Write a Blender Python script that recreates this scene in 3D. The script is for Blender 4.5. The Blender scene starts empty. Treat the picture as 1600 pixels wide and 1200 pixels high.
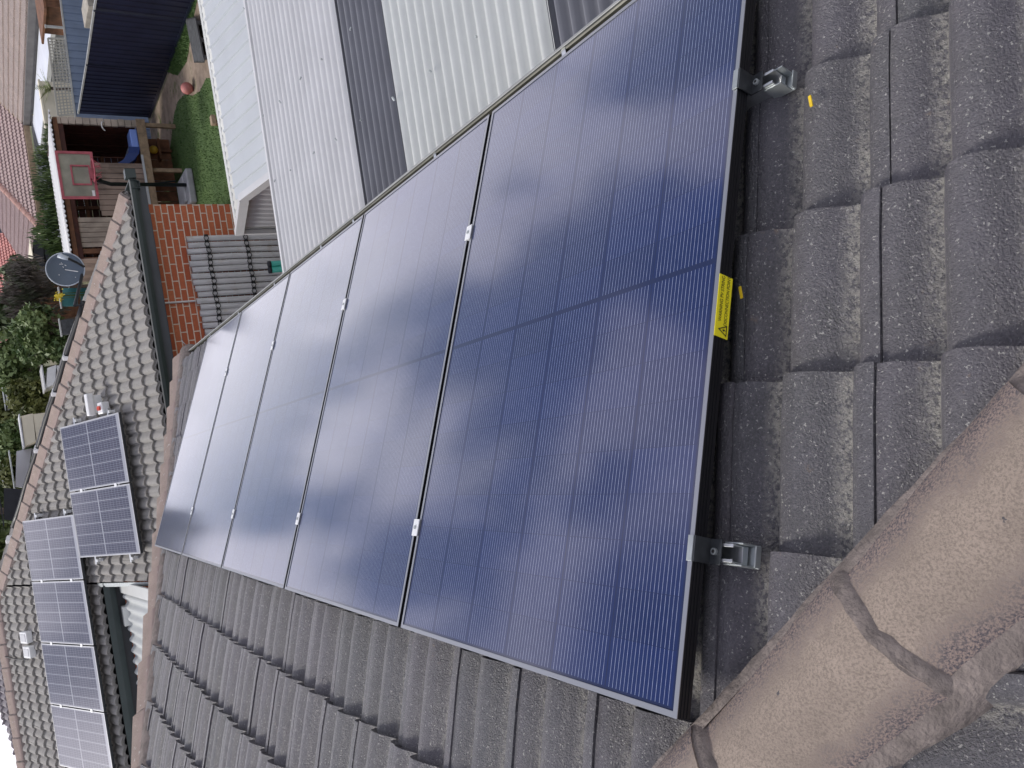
import bpy, math, random
from mathutils import Vector, Matrix, noise
R = math.radians
random.seed(7)
C = bpy.context.scene.collection
sc = bpy.context.scene

# ---------------------------------------------------------------- camera
CW = Vector((0.5703177, -1.0442760, 0.8978458))
RT = Vector((0.9846326, -0.1203015, -0.1265954))   # right of the upright view
DN = Vector((-0.1717229, -0.5350388, -0.8271909))  # down of the upright view
FW = Vector((0.0317780, 0.8362184, -0.5474750))    # view direction
F = 1229.81
cam = bpy.data.cameras.new('camera')
co = bpy.data.objects.new('camera', cam); C.objects.link(co)
cam.sensor_fit = 'HORIZONTAL'; cam.sensor_width = 36; cam.lens = F/1600*36
cam.clip_start = 0.02; cam.clip_end = 3000
m = Matrix((DN, RT, -FW)).transposed().to_4x4(); m.translation = CW   # phone held sideways: the picture is turned a quarter
co.matrix_world = m
sc.camera = co
# ---------------------------------------------------------------- sky, sun, exposure
SUN_EL, SUN_AZ = 53, 318        # degrees; azimuth measured from +Y towards +X
w = bpy.data.worlds.new('World'); sc.world = w; w.use_nodes = True
wn = w.node_tree; wn.nodes.clear(); WL = wn.links.new
def wnode(t, **k):
    n = wn.nodes.new(t)
    for a, b in k.items(): setattr(n, a, b)
    return n
sky = wnode('ShaderNodeTexSky', sky_type='NISHITA', sun_disc=False, sun_elevation=R(SUN_EL), sun_rotation=R(SUN_AZ), air_density=1.0, dust_density=0.6)
bg1 = wnode('ShaderNodeBackground'); bg1.inputs[1].default_value = 0.055
WL(sky.outputs[0], bg1.inputs[0])
tc = wnode('ShaderNodeTexCoord')
mp = wnode('ShaderNodeMapping'); mp.inputs['Scale'].default_value = (1.0, 1.0, 2.0); mp.inputs['Location'].default_value = (0.35, 0.2, 0.1)
WL(tc.outputs['Generated'], mp.inputs[0])
nz = wnode('ShaderNodeTexNoise'); nz.inputs['Scale'].default_value = 3.6; nz.inputs['Detail'].default_value = 7; nz.inputs['Roughness'].default_value = 0.52; nz.inputs['Distortion'].default_value = 0.4
WL(mp.outputs[0], nz.inputs['Vector'])
cr = wnode('ShaderNodeValToRGB'); cr.color_ramp.elements[0].position = 0.48; cr.color_ramp.elements[1].position = 0.56
WL(nz.outputs[0], cr.inputs[0])
nz2 = wnode('ShaderNodeTexNoise'); nz2.inputs['Scale'].default_value = 1.6; nz2.inputs['Detail'].default_value = 5
mp2 = wnode('ShaderNodeMapping'); mp2.inputs['Location'].default_value = (3.1, 1.7, 5.2); WL(tc.outputs['Generated'], mp2.inputs[0]); WL(mp2.outputs[0], nz2.inputs['Vector'])
cr2 = wnode('ShaderNodeValToRGB'); cr2.color_ramp.elements[0].position = 0.3; cr2.color_ramp.elements[1].position = 0.72
cr2.color_ramp.elements[0].color = (0.40, 0.37, 0.48, 1); cr2.color_ramp.elements[1].color = (0.96, 0.95, 1.0, 1)
WL(nz2.outputs[0], cr2.inputs[0])
bg2 = wnode('ShaderNodeBackground'); bg2.inputs[1].default_value = 1.65
WL(cr2.outputs[0], bg2.inputs[0])
sx_ = wnode('ShaderNodeSeparateXYZ'); WL(tc.outputs['Generated'], sx_.inputs[0])
hz = wnode('ShaderNodeMapRange'); hz.inputs[1].default_value = 0.08; hz.inputs[2].default_value = 0.24; hz.inputs[3].default_value = 0.95; hz.inputs[4].default_value = 0.0
WL(sx_.outputs[2], hz.inputs[0])
mxm = wnode('ShaderNodeMath', operation='MAXIMUM'); WL(cr.outputs[0], mxm.inputs[0]); WL(hz.outputs[0], mxm.inputs[1])
mx = wnode('ShaderNodeMixShader'); WL(mxm.outputs[0], mx.inputs[0]); WL(bg1.outputs[0], mx.inputs[1]); WL(bg2.outputs[0], mx.inputs[2])
wo = wnode('ShaderNodeOutputWorld'); WL(mx.outputs[0], wo.inputs[0])
sl = bpy.data.lights.new('sun', 'SUN'); sl.energy = 2.0; sl.angle = R(12); sl.color = (1.0, 0.95, 0.88)
so = bpy.data.objects.new('sun', sl); C.objects.link(so)
sdir = Vector((math.sin(R(SUN_AZ))*math.cos(R(SUN_EL)), math.cos(R(SUN_AZ))*math.cos(R(SUN_EL)), math.sin(R(SUN_EL))))
so.rotation_euler = (-sdir).to_track_quat('-Z', 'Y').to_euler()
sc.view_settings.view_transform = 'Standard'; sc.view_settings.look = 'None'; sc.view_settings.gamma = 1
sc.view_settings.exposure = 0.36

# ---------------------------------------------------------------- helpers
SI, CO_, TA = math.sin(R(22)), math.cos(R(22)), math.tan(R(22))
GZ = -3.45
def ray(px, py):
    return RT*((600-py)/F) + DN*((px-800)/F) + FW
def onplane(px, py, n, p0):
    d = ray(px, py); n = Vector(n)
    return CW + d*(n.dot(Vector(p0)-CW)/n.dot(d))
def PZ(px, py, z): return onplane(px, py, (0,0,1), (0,0,z))
def PY(px, py, y): return onplane(px, py, (0,1,0), (0,y,0))
def PX(px, py, x): return onplane(px, py, (1,0,0), (x,0,0))

class MB:
    def __init__(s): s.v=[]; s.f=[]; s.mi=[]; s.uv={}; s.attr=[]
    def vert(s, p): s.v.append(tuple(p)); return len(s.v)-1
    def face(s, idx, mi=0): s.f.append(tuple(idx)); s.mi.append(mi)
    def poly(s, pts, mi=0): s.face([s.vert(p) for p in pts], mi)
    def box(s, c, d, ax=None, mi=0):
        # centre, full dims, optional 3 axes
        ax = ax or (Vector((1,0,0)), Vector((0,1,0)), Vector((0,0,1)))
        c = Vector(c); i0 = len(s.v)
        for x in (-.5,.5):
            for y in (-.5,.5):
                for z in (-.5,.5): s.vert(c+ax[0]*(x*d[0])+ax[1]*(y*d[1])+ax[2]*(z*d[2]))
        for q in ((0,1,3,2),(4,6,7,5),(0,4,5,1),(2,3,7,6),(0,2,6,4),(1,5,7,3)): s.face([i0+k for k in q], mi)
        return s
    def bar(s, a, b, wd, hd, up=(0,0,1), mi=0):
        a=Vector(a); b=Vector(b); d=b-a; L=d.length; x=d/L
        u=Vector(up); y=u.cross(x)
        if y.length<1e-4: y=Vector((0,1,0)).cross(x)
        y.normalize(); z=x.cross(y)
        return s.box((a+b)/2, (L,wd,hd), (x,y,z), mi)
    def prism(s, pts, ext, mi=0):
        # polygon + extrusion vector
        n=len(pts); e=Vector(ext); a=[s.vert(p) for p in pts]; b=[s.vert(Vector(p)+e) for p in pts]
        s.face(a[::-1],mi); s.face(b,mi)
        for i in range(n): s.face((a[i],a[(i+1)%n],b[(i+1)%n],b[i]),mi)
        return s
    def tube(s, pts, r, n=10, mi=0, cap=True):
        pts=[Vector(p) for p in pts]; rings=[]
        for i,p in enumerate(pts):
            t=(pts[min(i+1,len(pts)-1)]-pts[max(i-1,0)]).normalized()
            a=t.cross(Vector((0,0,1)));
            if a.length<.05: a=t.cross(Vector((0,1,0)))
            a.normalize(); b=t.cross(a); rr=r[i] if isinstance(r,(list,tuple)) else r
            rings.append([s.vert(p+a*(math.cos(2*math.pi*k/n)*rr)+b*(math.sin(2*math.pi*k/n)*rr)) for k in range(n)])
        for i in range(len(rings)-1):
            for k in range(n): s.face((rings[i][k],rings[i][(k+1)%n],rings[i+1][(k+1)%n],rings[i+1][k]),mi)
        if cap: s.face(rings[0][::-1],mi); s.face(rings[-1],mi)
        return s
    def ball(s, c, r, n=16, mi=0, sq=(1,1,1)):
        c=Vector(c); rows=n//2; g=[]
        for i in range(rows+1):
            th=math.pi*i/rows
            g.append([s.vert(c+Vector((math.sin(th)*math.cos(2*math.pi*k/n)*r*sq[0],math.sin(th)*math.sin(2*math.pi*k/n)*r*sq[1],math.cos(th)*r*sq[2]))) for k in range(n)])
        for i in range(rows):
            for k in range(n): s.face((g[i][k],g[i+1][k],g[i+1][(k+1)%n],g[i][(k+1)%n]),mi)
        return s
    def build(s, name, mats, parent=None, smooth=False, bevel=0, uvf=None):
        me=bpy.data.meshes.new(name); me.from_pydata(s.v,[],s.f)
        for mt in (mats if isinstance(mats,(list,tuple)) else [mats]): me.materials.append(mt)
        if len(set(s.mi))>1 or (s.mi and s.mi[0]): me.polygons.foreach_set('material_index', s.mi)
        if smooth: me.polygons.foreach_set('use_smooth',[True]*len(s.f))
        if uvf:
            ul=me.uv_layers.new(name='UVMap')
            for lp in me.loops: ul.data[lp.index].uv = uvf(Vector(s.v[lp.vertex_index]))
        for an, vals in s.uv.items():
            at=me.attributes.new(an,'FLOAT','POINT'); at.data.foreach_set('value',vals)
        o=bpy.data.objects.new(name,me); C.objects.link(o)
        if parent: o.parent=parent; o.matrix_parent_inverse=parent.matrix_world.inverted()
        if bevel:
            md=o.modifiers.new('bevel','BEVEL'); md.width=bevel; md.segments=2; md.limit_method='ANGLE'
        return o
def empty(name, loc=(0,0,0)):
    o=bpy.data.objects.new(name,None); o.location=loc; o.empty_display_size=.1; C.objects.link(o)
    o.matrix_world=Matrix.Translation(Vector(loc)); return o
def tag(o, label=None, cat=None, group=None, kind=None):
    if label: o['label']=label
    if cat: o['category']=cat
    if group: o['group']=group
    if kind: o['kind']=kind
    return o
def thing(name, label, cat, loc=(0,0,0), group=None): return tag(empty(name,loc),label,cat,group)
def kids(o): return [c for c in bpy.data.objects if c.parent==o]
def copy_tree(o, delta, parent=None):
    c=o.copy(); C.objects.link(c)
    if parent is None: c.location=o.location+Vector(delta)
    else: c.parent=parent
    for ch in kids(o): copy_tree(ch, delta, c)
    return c

# ---------------------------------------------------------------- materials
class NT:
    def __init__(s, name):
        s.m=bpy.data.materials.new(name); s.m.use_nodes=True; s.t=s.m.node_tree; s.t.nodes.clear()
        s.out=s.n('ShaderNodeOutputMaterial'); s.b=s.n('ShaderNodeBsdfPrincipled'); s.l(s.b.outputs[0],s.out.inputs[0])
    def n(s,t,**k):
        n=s.t.nodes.new(t)
        for a,b in k.items(): setattr(n,a,b)
        return n
    def l(s,a,b): s.t.links.new(a,b)
    def set(s,i,v):
        if hasattr(v,'is_output') or isinstance(v,bpy.types.NodeSocket): s.l(v,i)
        else: i.default_value=v
    def math(s,op,a,b=0,c=0,clamp=False):
        n=s.n('ShaderNodeMath',operation=op,use_clamp=clamp)
        s.set(n.inputs[0],a); s.set(n.inputs[1],b)
        if op in('MULTIPLY_ADD','SMOOTH_MIN','WRAP'): s.set(n.inputs[2],c)
        return n.outputs[0]
    def mix(s,f,a,b):
        n=s.n('ShaderNodeMix',data_type='RGBA'); s.set(n.inputs[0],f)
        s.set(n.inputs[6], a if not isinstance(a,tuple) else (*a[:3],1)); s.set(n.inputs[7], b if not isinstance(b,tuple) else (*b[:3],1))
        return n.outputs[2]
    def ramp(s,f,p0,p1,c0=(0,0,0),c1=(1,1,1)):
        n=s.n('ShaderNodeValToRGB'); e=n.color_ramp.elements; e[0].position=p0; e[1].position=p1
        e[0].color=(*c0,1); e[1].color=(*c1,1); s.l(f,n.inputs[0]); return n.outputs[0]
    def noise(s,scale,detail=4,rough=.55,vec=None,dist=0):
        n=s.n('ShaderNodeTexNoise'); n.inputs['Scale'].default_value=scale; n.inputs['Detail'].default_value=detail; n.inputs['Roughness'].default_value=rough; n.inputs['Distortion'].default_value=dist
        if vec is None: vec=s.obj()
        s.l(vec,n.inputs['Vector']); return n.outputs[0]
    def obj(s):
        if not hasattr(s,'_o'): s._o=s.n('ShaderNodeTexCoord')
        return s._o.outputs['Object']
    def uv(s):
        if not hasattr(s,'_o'): s._o=s.n('ShaderNodeTexCoord')
        return s._o.outputs['UV']
    def attr(s,nm):
        n=s.n('ShaderNodeAttribute'); n.attribute_name=nm; return n.outputs['Fac']
    def scalev(s,vec,sx,sy,sz):
        n=s.n('ShaderNodeMapping'); s.l(vec,n.inputs[0]); n.inputs['Scale'].default_value=(sx,sy,sz); return n.outputs[0]
    def bump(s,h,st=.3,d=.01):
        n=s.n('ShaderNodeBump'); n.inputs['Strength'].default_value=st; n.inputs['Distance'].default_value=d; s.l(h,n.inputs['Height']); s.l(n.outputs[0],s.b.inputs['Normal'])
    def p(s,**k):
        for a,v in k.items(): s.set(s.b.inputs[a.replace('_',' ')], (*v,1) if isinstance(v,tuple) and len(v)==3 else v)
        return s
def plain(name,col,rough=.6,metal=0.,var=.25,scale=6,bump=0,bscale=60,spec=.5):
    t=NT(name); nn=t.noise(scale,5)
    a=tuple(c*(1-var) for c in col); b=tuple(min(1,c*(1+var)) for c in col)
    t.p(Base_Color=t.mix(t.ramp(nn,.3,.7),a,b),Roughness=rough,Metallic=metal); t.b.inputs['Specular IOR Level'].default_value=spec
    if bump: t.bump(t.noise(bscale,4),bump,.01)
    return t.m

def tile_mat(name,c0,c1,purple,lich=(.45,.42,.32),spk=.9,lamt=.85,rough=.48,gr=230,hue=0.):
    t=NT(name)
    tint=t.attr('tint'); prof=t.attr('prof')
    big=t.noise(3.2,5,.6); med=t.noise(26,6,.65); fine=t.noise(gr,3,.7)
    base=t.mix(t.ramp(med,.3,.72),c0,c1)
    base=t.mix(t.math('MULTIPLY',t.ramp(big,.35,.65),.55),base,purple)
    base=t.mix(t.math('MULTIPLY',tint,.4),base,tuple(c*1.7 for c in c0)); base=t.mix(t.math('MULTIPLY',t.ramp(t.math('FRACT',t.math('MULTIPLY',tint,37.3)),  .35,.9),hue),base,(c0[0]*1.15,c0[1]*1.45,c0[2]*1.4))
    g=t.ramp(fine,.35,.7); base=t.mix(t.math('MULTIPLY',g,.45),base,tuple(c*2.1 for c in c1))
    # pale worn specks everywhere, more of them in the lichen of the valleys
    base=t.mix(t.math('MULTIPLY',t.ramp(t.noise(gr*.55,2,.7),.60,.68),.5),base,tuple(c*2.3 for c in c1)); sp=t.ramp(t.noise(150,2,.7),  .64,.67); base=t.mix(t.math('MULTIPLY',sp,spk),base,(.42,.41,.38))
    val=t.ramp(prof,.02,.42,(1,1,1),(0,0,0))
    ln=t.math('MULTIPLY',t.ramp(t.noise(95,4,.75),.43,.55),t.ramp(t.noise(7,3),.26,.45))
    base=t.mix(t.math('MULTIPLY',t.math('MULTIPLY',val,ln),lamt),base,lich)
    rst=t.math('MULTIPLY',t.ramp(t.noise(13,4,.7),.66,.72),t.ramp(t.noise(70,3,.7),.45,.6))
    base=t.mix(t.math('MULTIPLY',rst,.5),base,(.30,.20,.11))
    t.p(Base_Color=base,Roughness=t.math('MULTIPLY_ADD',med,.3,rough-.15))
    t.bump(t.math('ADD',fine,t.math('MULTIPLY',med,.8)),.65,.013)
    return t.m
M={}
M['tile_dark']=tile_mat('dark_roof_tile',(.034,.033,.036),(.094,.088,.095),(.082,.074,.104),lich=(.42,.40,.345),rough=.36,hue=.45); M['tile_dark'].node_tree.nodes['Principled BSDF'].inputs['Specular IOR Level'].default_value=.9
M['tile_light']=tile_mat('weathered_roof_tile',(.195,.19,.178),(.275,.265,.245),(.25,.225,.21),lich=(.36,.34,.30),spk=.12,lamt=.3,rough=.75,gr=160)
M['tile_purple']=tile_mat('purple_roof_tile',(.17,.155,.165),(.24,.22,.225),(.2,.18,.2),spk=.1,lamt=.2,rough=.8,gr=100)
M['tile_beige']=tile_mat('beige_roof_tile',(.34,.28,.25),(.42,.36,.32),(.36,.30,.28),spk=.1,lamt=.2,rough=.8,gr=60)
M['tile_mauve']=tile_mat('mauve_roof_tile',(.25,.19,.18),(.35,.27,.26),(.30,.22,.22),spk=.1,lamt=.2,rough=.8,gr=60)
M['tile_red']=tile_mat('red_roof_tile',(.36,.16,.14),(.45,.22,.20),(.42,.20,.18),lich=(.4,.25,.2),spk=.05,lamt=.2,rough=.8,gr=60)
def cap_mat(name,tan,edge,smear=0):
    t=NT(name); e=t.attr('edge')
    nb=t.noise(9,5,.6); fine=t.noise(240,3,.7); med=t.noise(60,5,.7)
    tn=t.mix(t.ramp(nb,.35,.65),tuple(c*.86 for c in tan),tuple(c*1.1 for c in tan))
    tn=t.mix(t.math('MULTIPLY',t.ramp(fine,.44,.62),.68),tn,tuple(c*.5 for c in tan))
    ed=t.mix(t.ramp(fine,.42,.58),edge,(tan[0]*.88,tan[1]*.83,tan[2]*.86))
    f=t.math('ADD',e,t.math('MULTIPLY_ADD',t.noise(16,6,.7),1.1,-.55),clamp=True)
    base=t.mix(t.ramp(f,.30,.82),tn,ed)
    sp=t.ramp(t.noise(38,4,.7),.70,.72); base=t.mix(sp,base,(.09,.085,.09))
    if smear:
        sm=t.ramp(t.noise(1,2,.6,t.scalev(t.obj(),26,70,26)),.685,.70); base=t.mix(t.math('MULTIPLY',sm,smear),base,(.72,.71,.68))
    t.p(Base_Color=base,Roughness=.85); t.bump(t.math('ADD',fine,med),.35,.004)
    return t.m
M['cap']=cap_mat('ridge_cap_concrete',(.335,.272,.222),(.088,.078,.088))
M['cap_far']=cap_mat('far_ridge_cap_concrete',(.44,.345,.29),(.38,.30,.265),.8)
M['mortar']=plain('pointing_mortar',(.22,.185,.165),.9,var=.35,scale=25,bump=.6,bscale=90)
M['under']=plain('roof_underlay',(.012,.012,.014),.9)

def cell_mat(name,W,L,mg,ncol,nrow,nlin,base,base2,lineC,linew,gapC,gapw,rowgapw,midgap=0):
    t=NT(name); sp=t.n('ShaderNodeSeparateXYZ'); t.l(t.uv(),sp.inputs[0])
    u=t.math('DIVIDE',t.math('SUBTRACT',sp.outputs[0],mg),(W-2*mg)/ncol)
    v=t.math('DIVIDE',t.math('SUBTRACT',sp.outputs[1],mg),(L-2*mg)/nrow)
    fu=t.math('FRACT',u); fv=t.math('FRACT',v)
    cu=t.math('FLOOR',u); cv=t.math('FLOOR',v)
    wn_=t.n('ShaderNodeTexWhiteNoise',noise_dimensions='2D'); cx=t.n('ShaderNodeCombineXYZ'); t.l(cu,cx.inputs[0]); t.l(cv,cx.inputs[1]); t.l(cx.outputs[0],wn_.inputs['Vector'])
    col=t.mix(wn_.outputs[0],base,base2)
    cwid=(W-2*mg)/ncol; rl=(L-2*mg)/nrow
    inn=t.math('MULTIPLY',t.math('GREATER_THAN',fu,.03),t.math('LESS_THAN',fu,.97))
    lf=t.math('ABSOLUTE',t.math('SUBTRACT',t.math('FRACT',t.math('MULTIPLY',t.math('SUBTRACT',fu,.03),nlin/.94)),.5))
    ln=t.math('MULTIPLY',t.math('LESS_THAN',lf,linew/2/(cwid*.94/nlin)),inn)
    # the ribbon breaks up along its length
    nv=t.noise(1,2,.5,t.scalev(t.uv(),700,55,1)); ln=t.math('MULTIPLY',ln,t.ramp(nv,.25,.65,(.45,.45,.45),(1,1,1)))
    rowg=t.math('GREATER_THAN',t.math('ABSOLUTE',t.math('SUBTRACT',fv,.5)),.5-rowgapw/2/rl)
    colg=t.math('GREATER_THAN',t.math('ABSOLUTE',t.math('SUBTRACT',fu,.5)),.5-gapw/2/cwid)
    g=t.math('MAXIMUM',rowg,colg)
    ou=t.math('MAXIMUM',t.math('MAXIMUM',t.math('LESS_THAN',u,0.),t.math('GREATER_THAN',u,ncol)),t.math('MAXIMUM',t.math('LESS_THAN',v,0.),t.math('GREATER_THAN',v,nrow)))
    col=t.mix(t.math('MULTIPLY',ln,t.math('SUBTRACT',1,rowg)),col,lineC)
    col=t.mix(g,col,gapC)
    if midgap:
        mgp=t.math('LESS_THAN',t.math('ABSOLUTE',t.math('SUBTRACT',v,nrow/2)),midgap/2/rl); col=t.mix(mgp,col,gapC)
    col=t.mix(ou,col,gapC)
    # film of dust
    d=t.noise(5,5,.6); col=t.mix(t.math('MULTIPLY',t.ramp(d,.4,.75),.02),col,(.4,.4,.4))
    t.p(Base_Color=col,Roughness=.30); b=t.b
    b.inputs['Coat Weight'].default_value=1; b.inputs['Coat IOR'].default_value=1.5; b.inputs['Specular IOR Level'].default_value=.25
    t.set(b.inputs['Coat Roughness'], t.math('MULTIPLY_ADD',t.noise(9,4),.06,.07))
    return t.m
PW,PL,PG=1.134,1.711,.02
M['cells']=cell_mat('black_solar_glass',PW,PL,.016,6,18,16,(.0016,.0112,.074),(.0028,.0148,.094),(.40,.45,.62),.0009,(.005,.0125,.062),.004,.0011,.012)
CWD,CLD=.955,1.65
M['cells_far']=cell_mat('gridded_solar_glass',CWD,CLD,.022,6,20,5,(.028,.030,.062),(.045,.045,.08),(.17,.17,.22),.006,(.34,.35,.39),.009,.003,.025)
M['frame_edge']=NT('frame_top_sky_sheen').p(Base_Color=(.36,.37,.39),Metallic=.85,Roughness=.34).m  # top of the black frame: sky reflection put into a lighter grey
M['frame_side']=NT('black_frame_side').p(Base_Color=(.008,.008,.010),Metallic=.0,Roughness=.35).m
M['alu']=plain('mill_aluminium',(.62,.64,.65),.32,.9,.12,30)
M['alu_bright']=plain('white_aluminium',(.82,.83,.83),.4,.2,.06,30)
M['rim']=plain('silver_panel_rim',(.50,.51,.53),.4,.2,.06,30)
M['bracket']=plain('dark_bracket',(.06,.065,.07),.4,.6,.2,40)
M['zinc']=plain('galvanised_steel',(.42,.45,.45),.42,.7,.15,25)
M['yellow']=plain('yellow_label',(.92,.80,.02),.5,0,.04,20)
M['black']=plain('black_print',(.012,.012,.012),.6)
M['yellow_tape']=plain('yellow_plastic',(.85,.58,.02),.5,0,.1,60)
M['gutter']=plain('painted_gutter',(.13,.13,.11),.45,.2,.25,8)
M['gutter_in']=plain('grimy_gutter_inside',(.085,.072,.055),.75,0,.5,18,.4)
M['gutter_lip']=plain('gutter_lip',(.33,.34,.33),.4,.4,.15,8)
M['white']=plain('white_plastic',(.78,.79,.78),.45,0,.05,10)
M['white_steel']=plain('white_roof_sheet',(.56,.565,.575),.42,.0,.06,3,.05,20)
M['opal']=plain('opal_roof_sheet',(.57,.59,.575),.38,.0,.05,4)
M['grey_sheet']=plain('grey_translucent_sheet',(.145,.15,.17),.35,.0,.12,3)
M['pale_blue']=plain('pale_blue_sheet',(.50,.53,.55),.4,.1,.05,2)
M['cream_sheet']=plain('cream_sheet',(.56,.57,.545),.45,.05,.08,2)
M['grey_clad']=plain('grey_cladding',(.50,.51,.54),.45,.2,.08,2)
M['green_gutter']=plain('slate_green_gutter',(.035,.048,.047),.42,.1,.15,4)
M['green_fascia']=plain('slate_fascia',(.06,.068,.078),.5,0,.15,3)
M['navy']=plain('navy_fence_sheet',(.012,.015,.038),.42,.1,.22,3)
M['blue_grey']=plain('blue_grey_fence_sheet',(.17,.225,.33),.45,.1,.12,3)
M['rail']=plain('pale_fence_rail',(.42,.43,.42),.5,.2,.15,4)
M['lattice']=plain('grey_lattice',(.42,.41,.36),.7,0,.2,4)
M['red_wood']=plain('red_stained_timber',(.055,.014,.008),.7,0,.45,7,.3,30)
M['brown_wood']=plain('brown_timber',(.17,.075,.035),.7,0,.4,6,.3,30)
M['beam_wood']=plain('old_pine_beam',(.30,.22,.14),.75,0,.3,9,.3,40)
M['grey_slats']=plain('dark_weathered_slats',(.075,.08,.085),.75,0,.35,12,.3,40)
M['slide_light']=plain('light_blue_plastic',(.22,.34,.78),.35,0,.08,5)
M['slide_dark']=plain('navy_blue_plastic',(.02,.05,.20),.35,0,.15,5)
M['hoop_red']=plain('faded_red_paint',(.40,.085,.11),.5,0,.2,10)
M['pole']=plain('black_pole',(.018,.024,.028),.4,.4,.2,10)
M['base_grey']=plain('grey_plastic_base',(.36,.37,.38),.55,0,.15,6)
M['acrylic']=plain('cloudy_acrylic',(.36,.36,.29),.25,0,.25,3); M['acrylic'].node_tree.nodes['Principled BSDF'].inputs['Alpha'].default_value=.72
M['dish']=plain('grey_dish_paint',(.095,.125,.16),.42,.1,.08,6)
M['dish_arm']=plain('dark_dish_arm',(.02,.022,.025),.5,.2)
M['lnb']=plain('pale_lnb',(.45,.50,.55),.4)
M['rubber']=plain('black_rubber_pipe',(.01,.01,.011),.45)
M['pink']=plain('pink_ball_rubber',(.50,.19,.17),.6,0,.15,8)
M['ylw_ball']=plain('yellow_ball_rubber',(.75,.50,.06),.5,0,.15,8)
M['teal']=plain('teal_panel',(.03,.17,.18),.5,0,.15,5)
M['cream']=plain('cream_render',(.78,.72,.56),.8,0,.06,3)
M['pale_wall']=plain('pale_blue_white_render',(.66,.69,.76),.8,0,.08,1.2)
M['dark_fascia']=plain('dark_grey_fascia',(.12,.115,.11),.6,0,.25,3)
M['stone']=plain('grey_stone_block',(.36,.33,.28),.85,0,.25,8,.3,40)
M['bamboo']=None
M['green_pvc']=plain('green_tube',(.05,.40,.30),.4,0,.1,8)
M['wire']=plain('black_wire',(.012,.012,.012),.6)
M['dark_void']=plain('dark_shed_wall',(.02,.022,.028),.7)
M['panel_blue']=NT('distant_solar_glass').p(Base_Color=(.06,.12,.34),Roughness=.2).m
M['white_line']=plain('white_frame',(.75,.77,.8),.4)
M['red_knob']=plain('red_knob',(.6,.06,.03),.4)
M['terracotta']=plain('pinkish_cap',(.50,.30,.25),.85,0,.2,6)
M['spray']=plain('bleached_smear',(.75,.76,.74),.7)

def bamboo_mat():
    t=NT('weathered_bamboo'); tint=t.attr('tint')
    st=t.noise(1,6,.6,t.scalev(t.obj(),40,40,3)); 
    c=t.mix(t.ramp(st,.3,.7),(.38,.38,.375),(.64,.635,.625))
    c=t.mix(tint,c,(.50,.495,.485)); c=t.mix(t.math('MULTIPLY',t.ramp(t.noise(6,4),.6,.72),.6),c,(.40,.33,.25))
    t.p(Base_Color=c,Roughness=.7); t.bump(st,.3,.006); return t.m
M['bamboo']=bamboo_mat()
def brick_mat():
    t=NT('red_brick'); b=t.n('ShaderNodeTexBrick'); t.l(t.uv(),b.inputs['Vector'])
    b.inputs['Color1'].default_value=(.44,.105,.042,1); b.inputs['Color2'].default_value=(.56,.17,.072,1); b.inputs['Mortar'].default_value=(.72,.62,.50,1)
    b.inputs['Scale'].default_value=1; b.inputs['Mortar Size'].default_value=.0082; b.inputs['Brick Width'].default_value=.24; b.inputs['Row Height'].default_value=.086; b.inputs['Mortar Smooth'].default_value=.15; b.inputs['Bias'].default_value=0
    c=t.mix(t.math('MULTIPLY',t.ramp(t.noise(38,5,.7),.4,.7),.35),b.outputs[0],(.20,.06,.035))
    t.p(Base_Color=c,Roughness=.85); t.bump(t.math('ADD',t.math('MULTIPLY',b.outputs['Fac'],-1),t.math('MULTIPLY',t.noise(90,4),.25)),.6,.012); return t.m
M['brick']=brick_mat()
def ground_mat():
    t=NT('ground_soil'); c=t.mix(t.ramp(t.noise(.15,6),.4,.6),(.10,.11,.05),(.22,.18,.12))
    c=t.mix(t.ramp(t.noise(3,6,.7),.4,.65),c,(.07,.09,.035)); t.p(Base_Color=c,Roughness=.95); return t.m
def dirt_mat():
    t=NT('bare_dirt'); c=t.mix(t.ramp(t.noise(4,6,.65),.35,.65),(.21,.16,.12),(.34,.27,.21))
    c=t.mix(t.ramp(t.noise(2.2,5,.7),.55,.66),c,(.09,.11,.035)); t.p(Base_Color=c,Roughness=.95); t.bump(t.noise(30,5),.5,.03); return t.m
def lawn_mat():
    t=NT('lawn_turf'); c=t.mix(t.ramp(t.noise(1.6,6,.7),.35,.65),(.035,.075,.018),(.07,.125,.03))
    c=t.mix(t.math('MULTIPLY',t.ramp(t.noise(40,4,.7),.4,.65),.6),c,(.09,.15,.045)); t.p(Base_Color=c,Roughness=.9); t.bump(t.noise(60,3),.25,.02); return t.m
M['ground']=ground_mat(); M['dirt']=dirt_mat(); M['lawn']=lawn_mat()
M['grass']=plain('grass_blade',(.065,.13,.03),.7,0,.5,9)
def leaf_mat(name,a,b,c3=None):
    t=NT(name); tint=t.attr('tint'); c=t.mix(tint,a,b)
    if c3: c=t.mix(t.ramp(t.noise(1.8,4),.5,.62),c,c3)
    t.p(Base_Color=c,Roughness=.6); t.b.inputs['Subsurface Weight'].default_value=0
    return t.m
M['leaf_green']=leaf_mat('mid_green_leaves',(.055,.105,.03),(.25,.32,.12))
M['leaf_dark']=leaf_mat('dark_green_leaves',(.035,.06,.024),(.14,.18,.075))
M['leaf_olive']=leaf_mat('olive_leaves',(.065,.09,.022),(.22,.23,.07))
M['leaf_brown']=leaf_mat('grey_brown_twigs',(.06,.05,.042),(.13,.105,.085),(.06,.075,.035))
M['leaf_conifer']=leaf_mat('conifer_sprays',(.035,.07,.02),(.15,.22,.055))
M['leaf_yellow']=leaf_mat('yellow_petals',(.65,.50,.03),(.8,.7,.1))
M['bark']=plain('bark',(.10,.075,.055),.9,0,.35,8,.5,30)
M['palm']=leaf_mat('palm_fronds',(.10,.15,.05),(.30,.33,.12))

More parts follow.
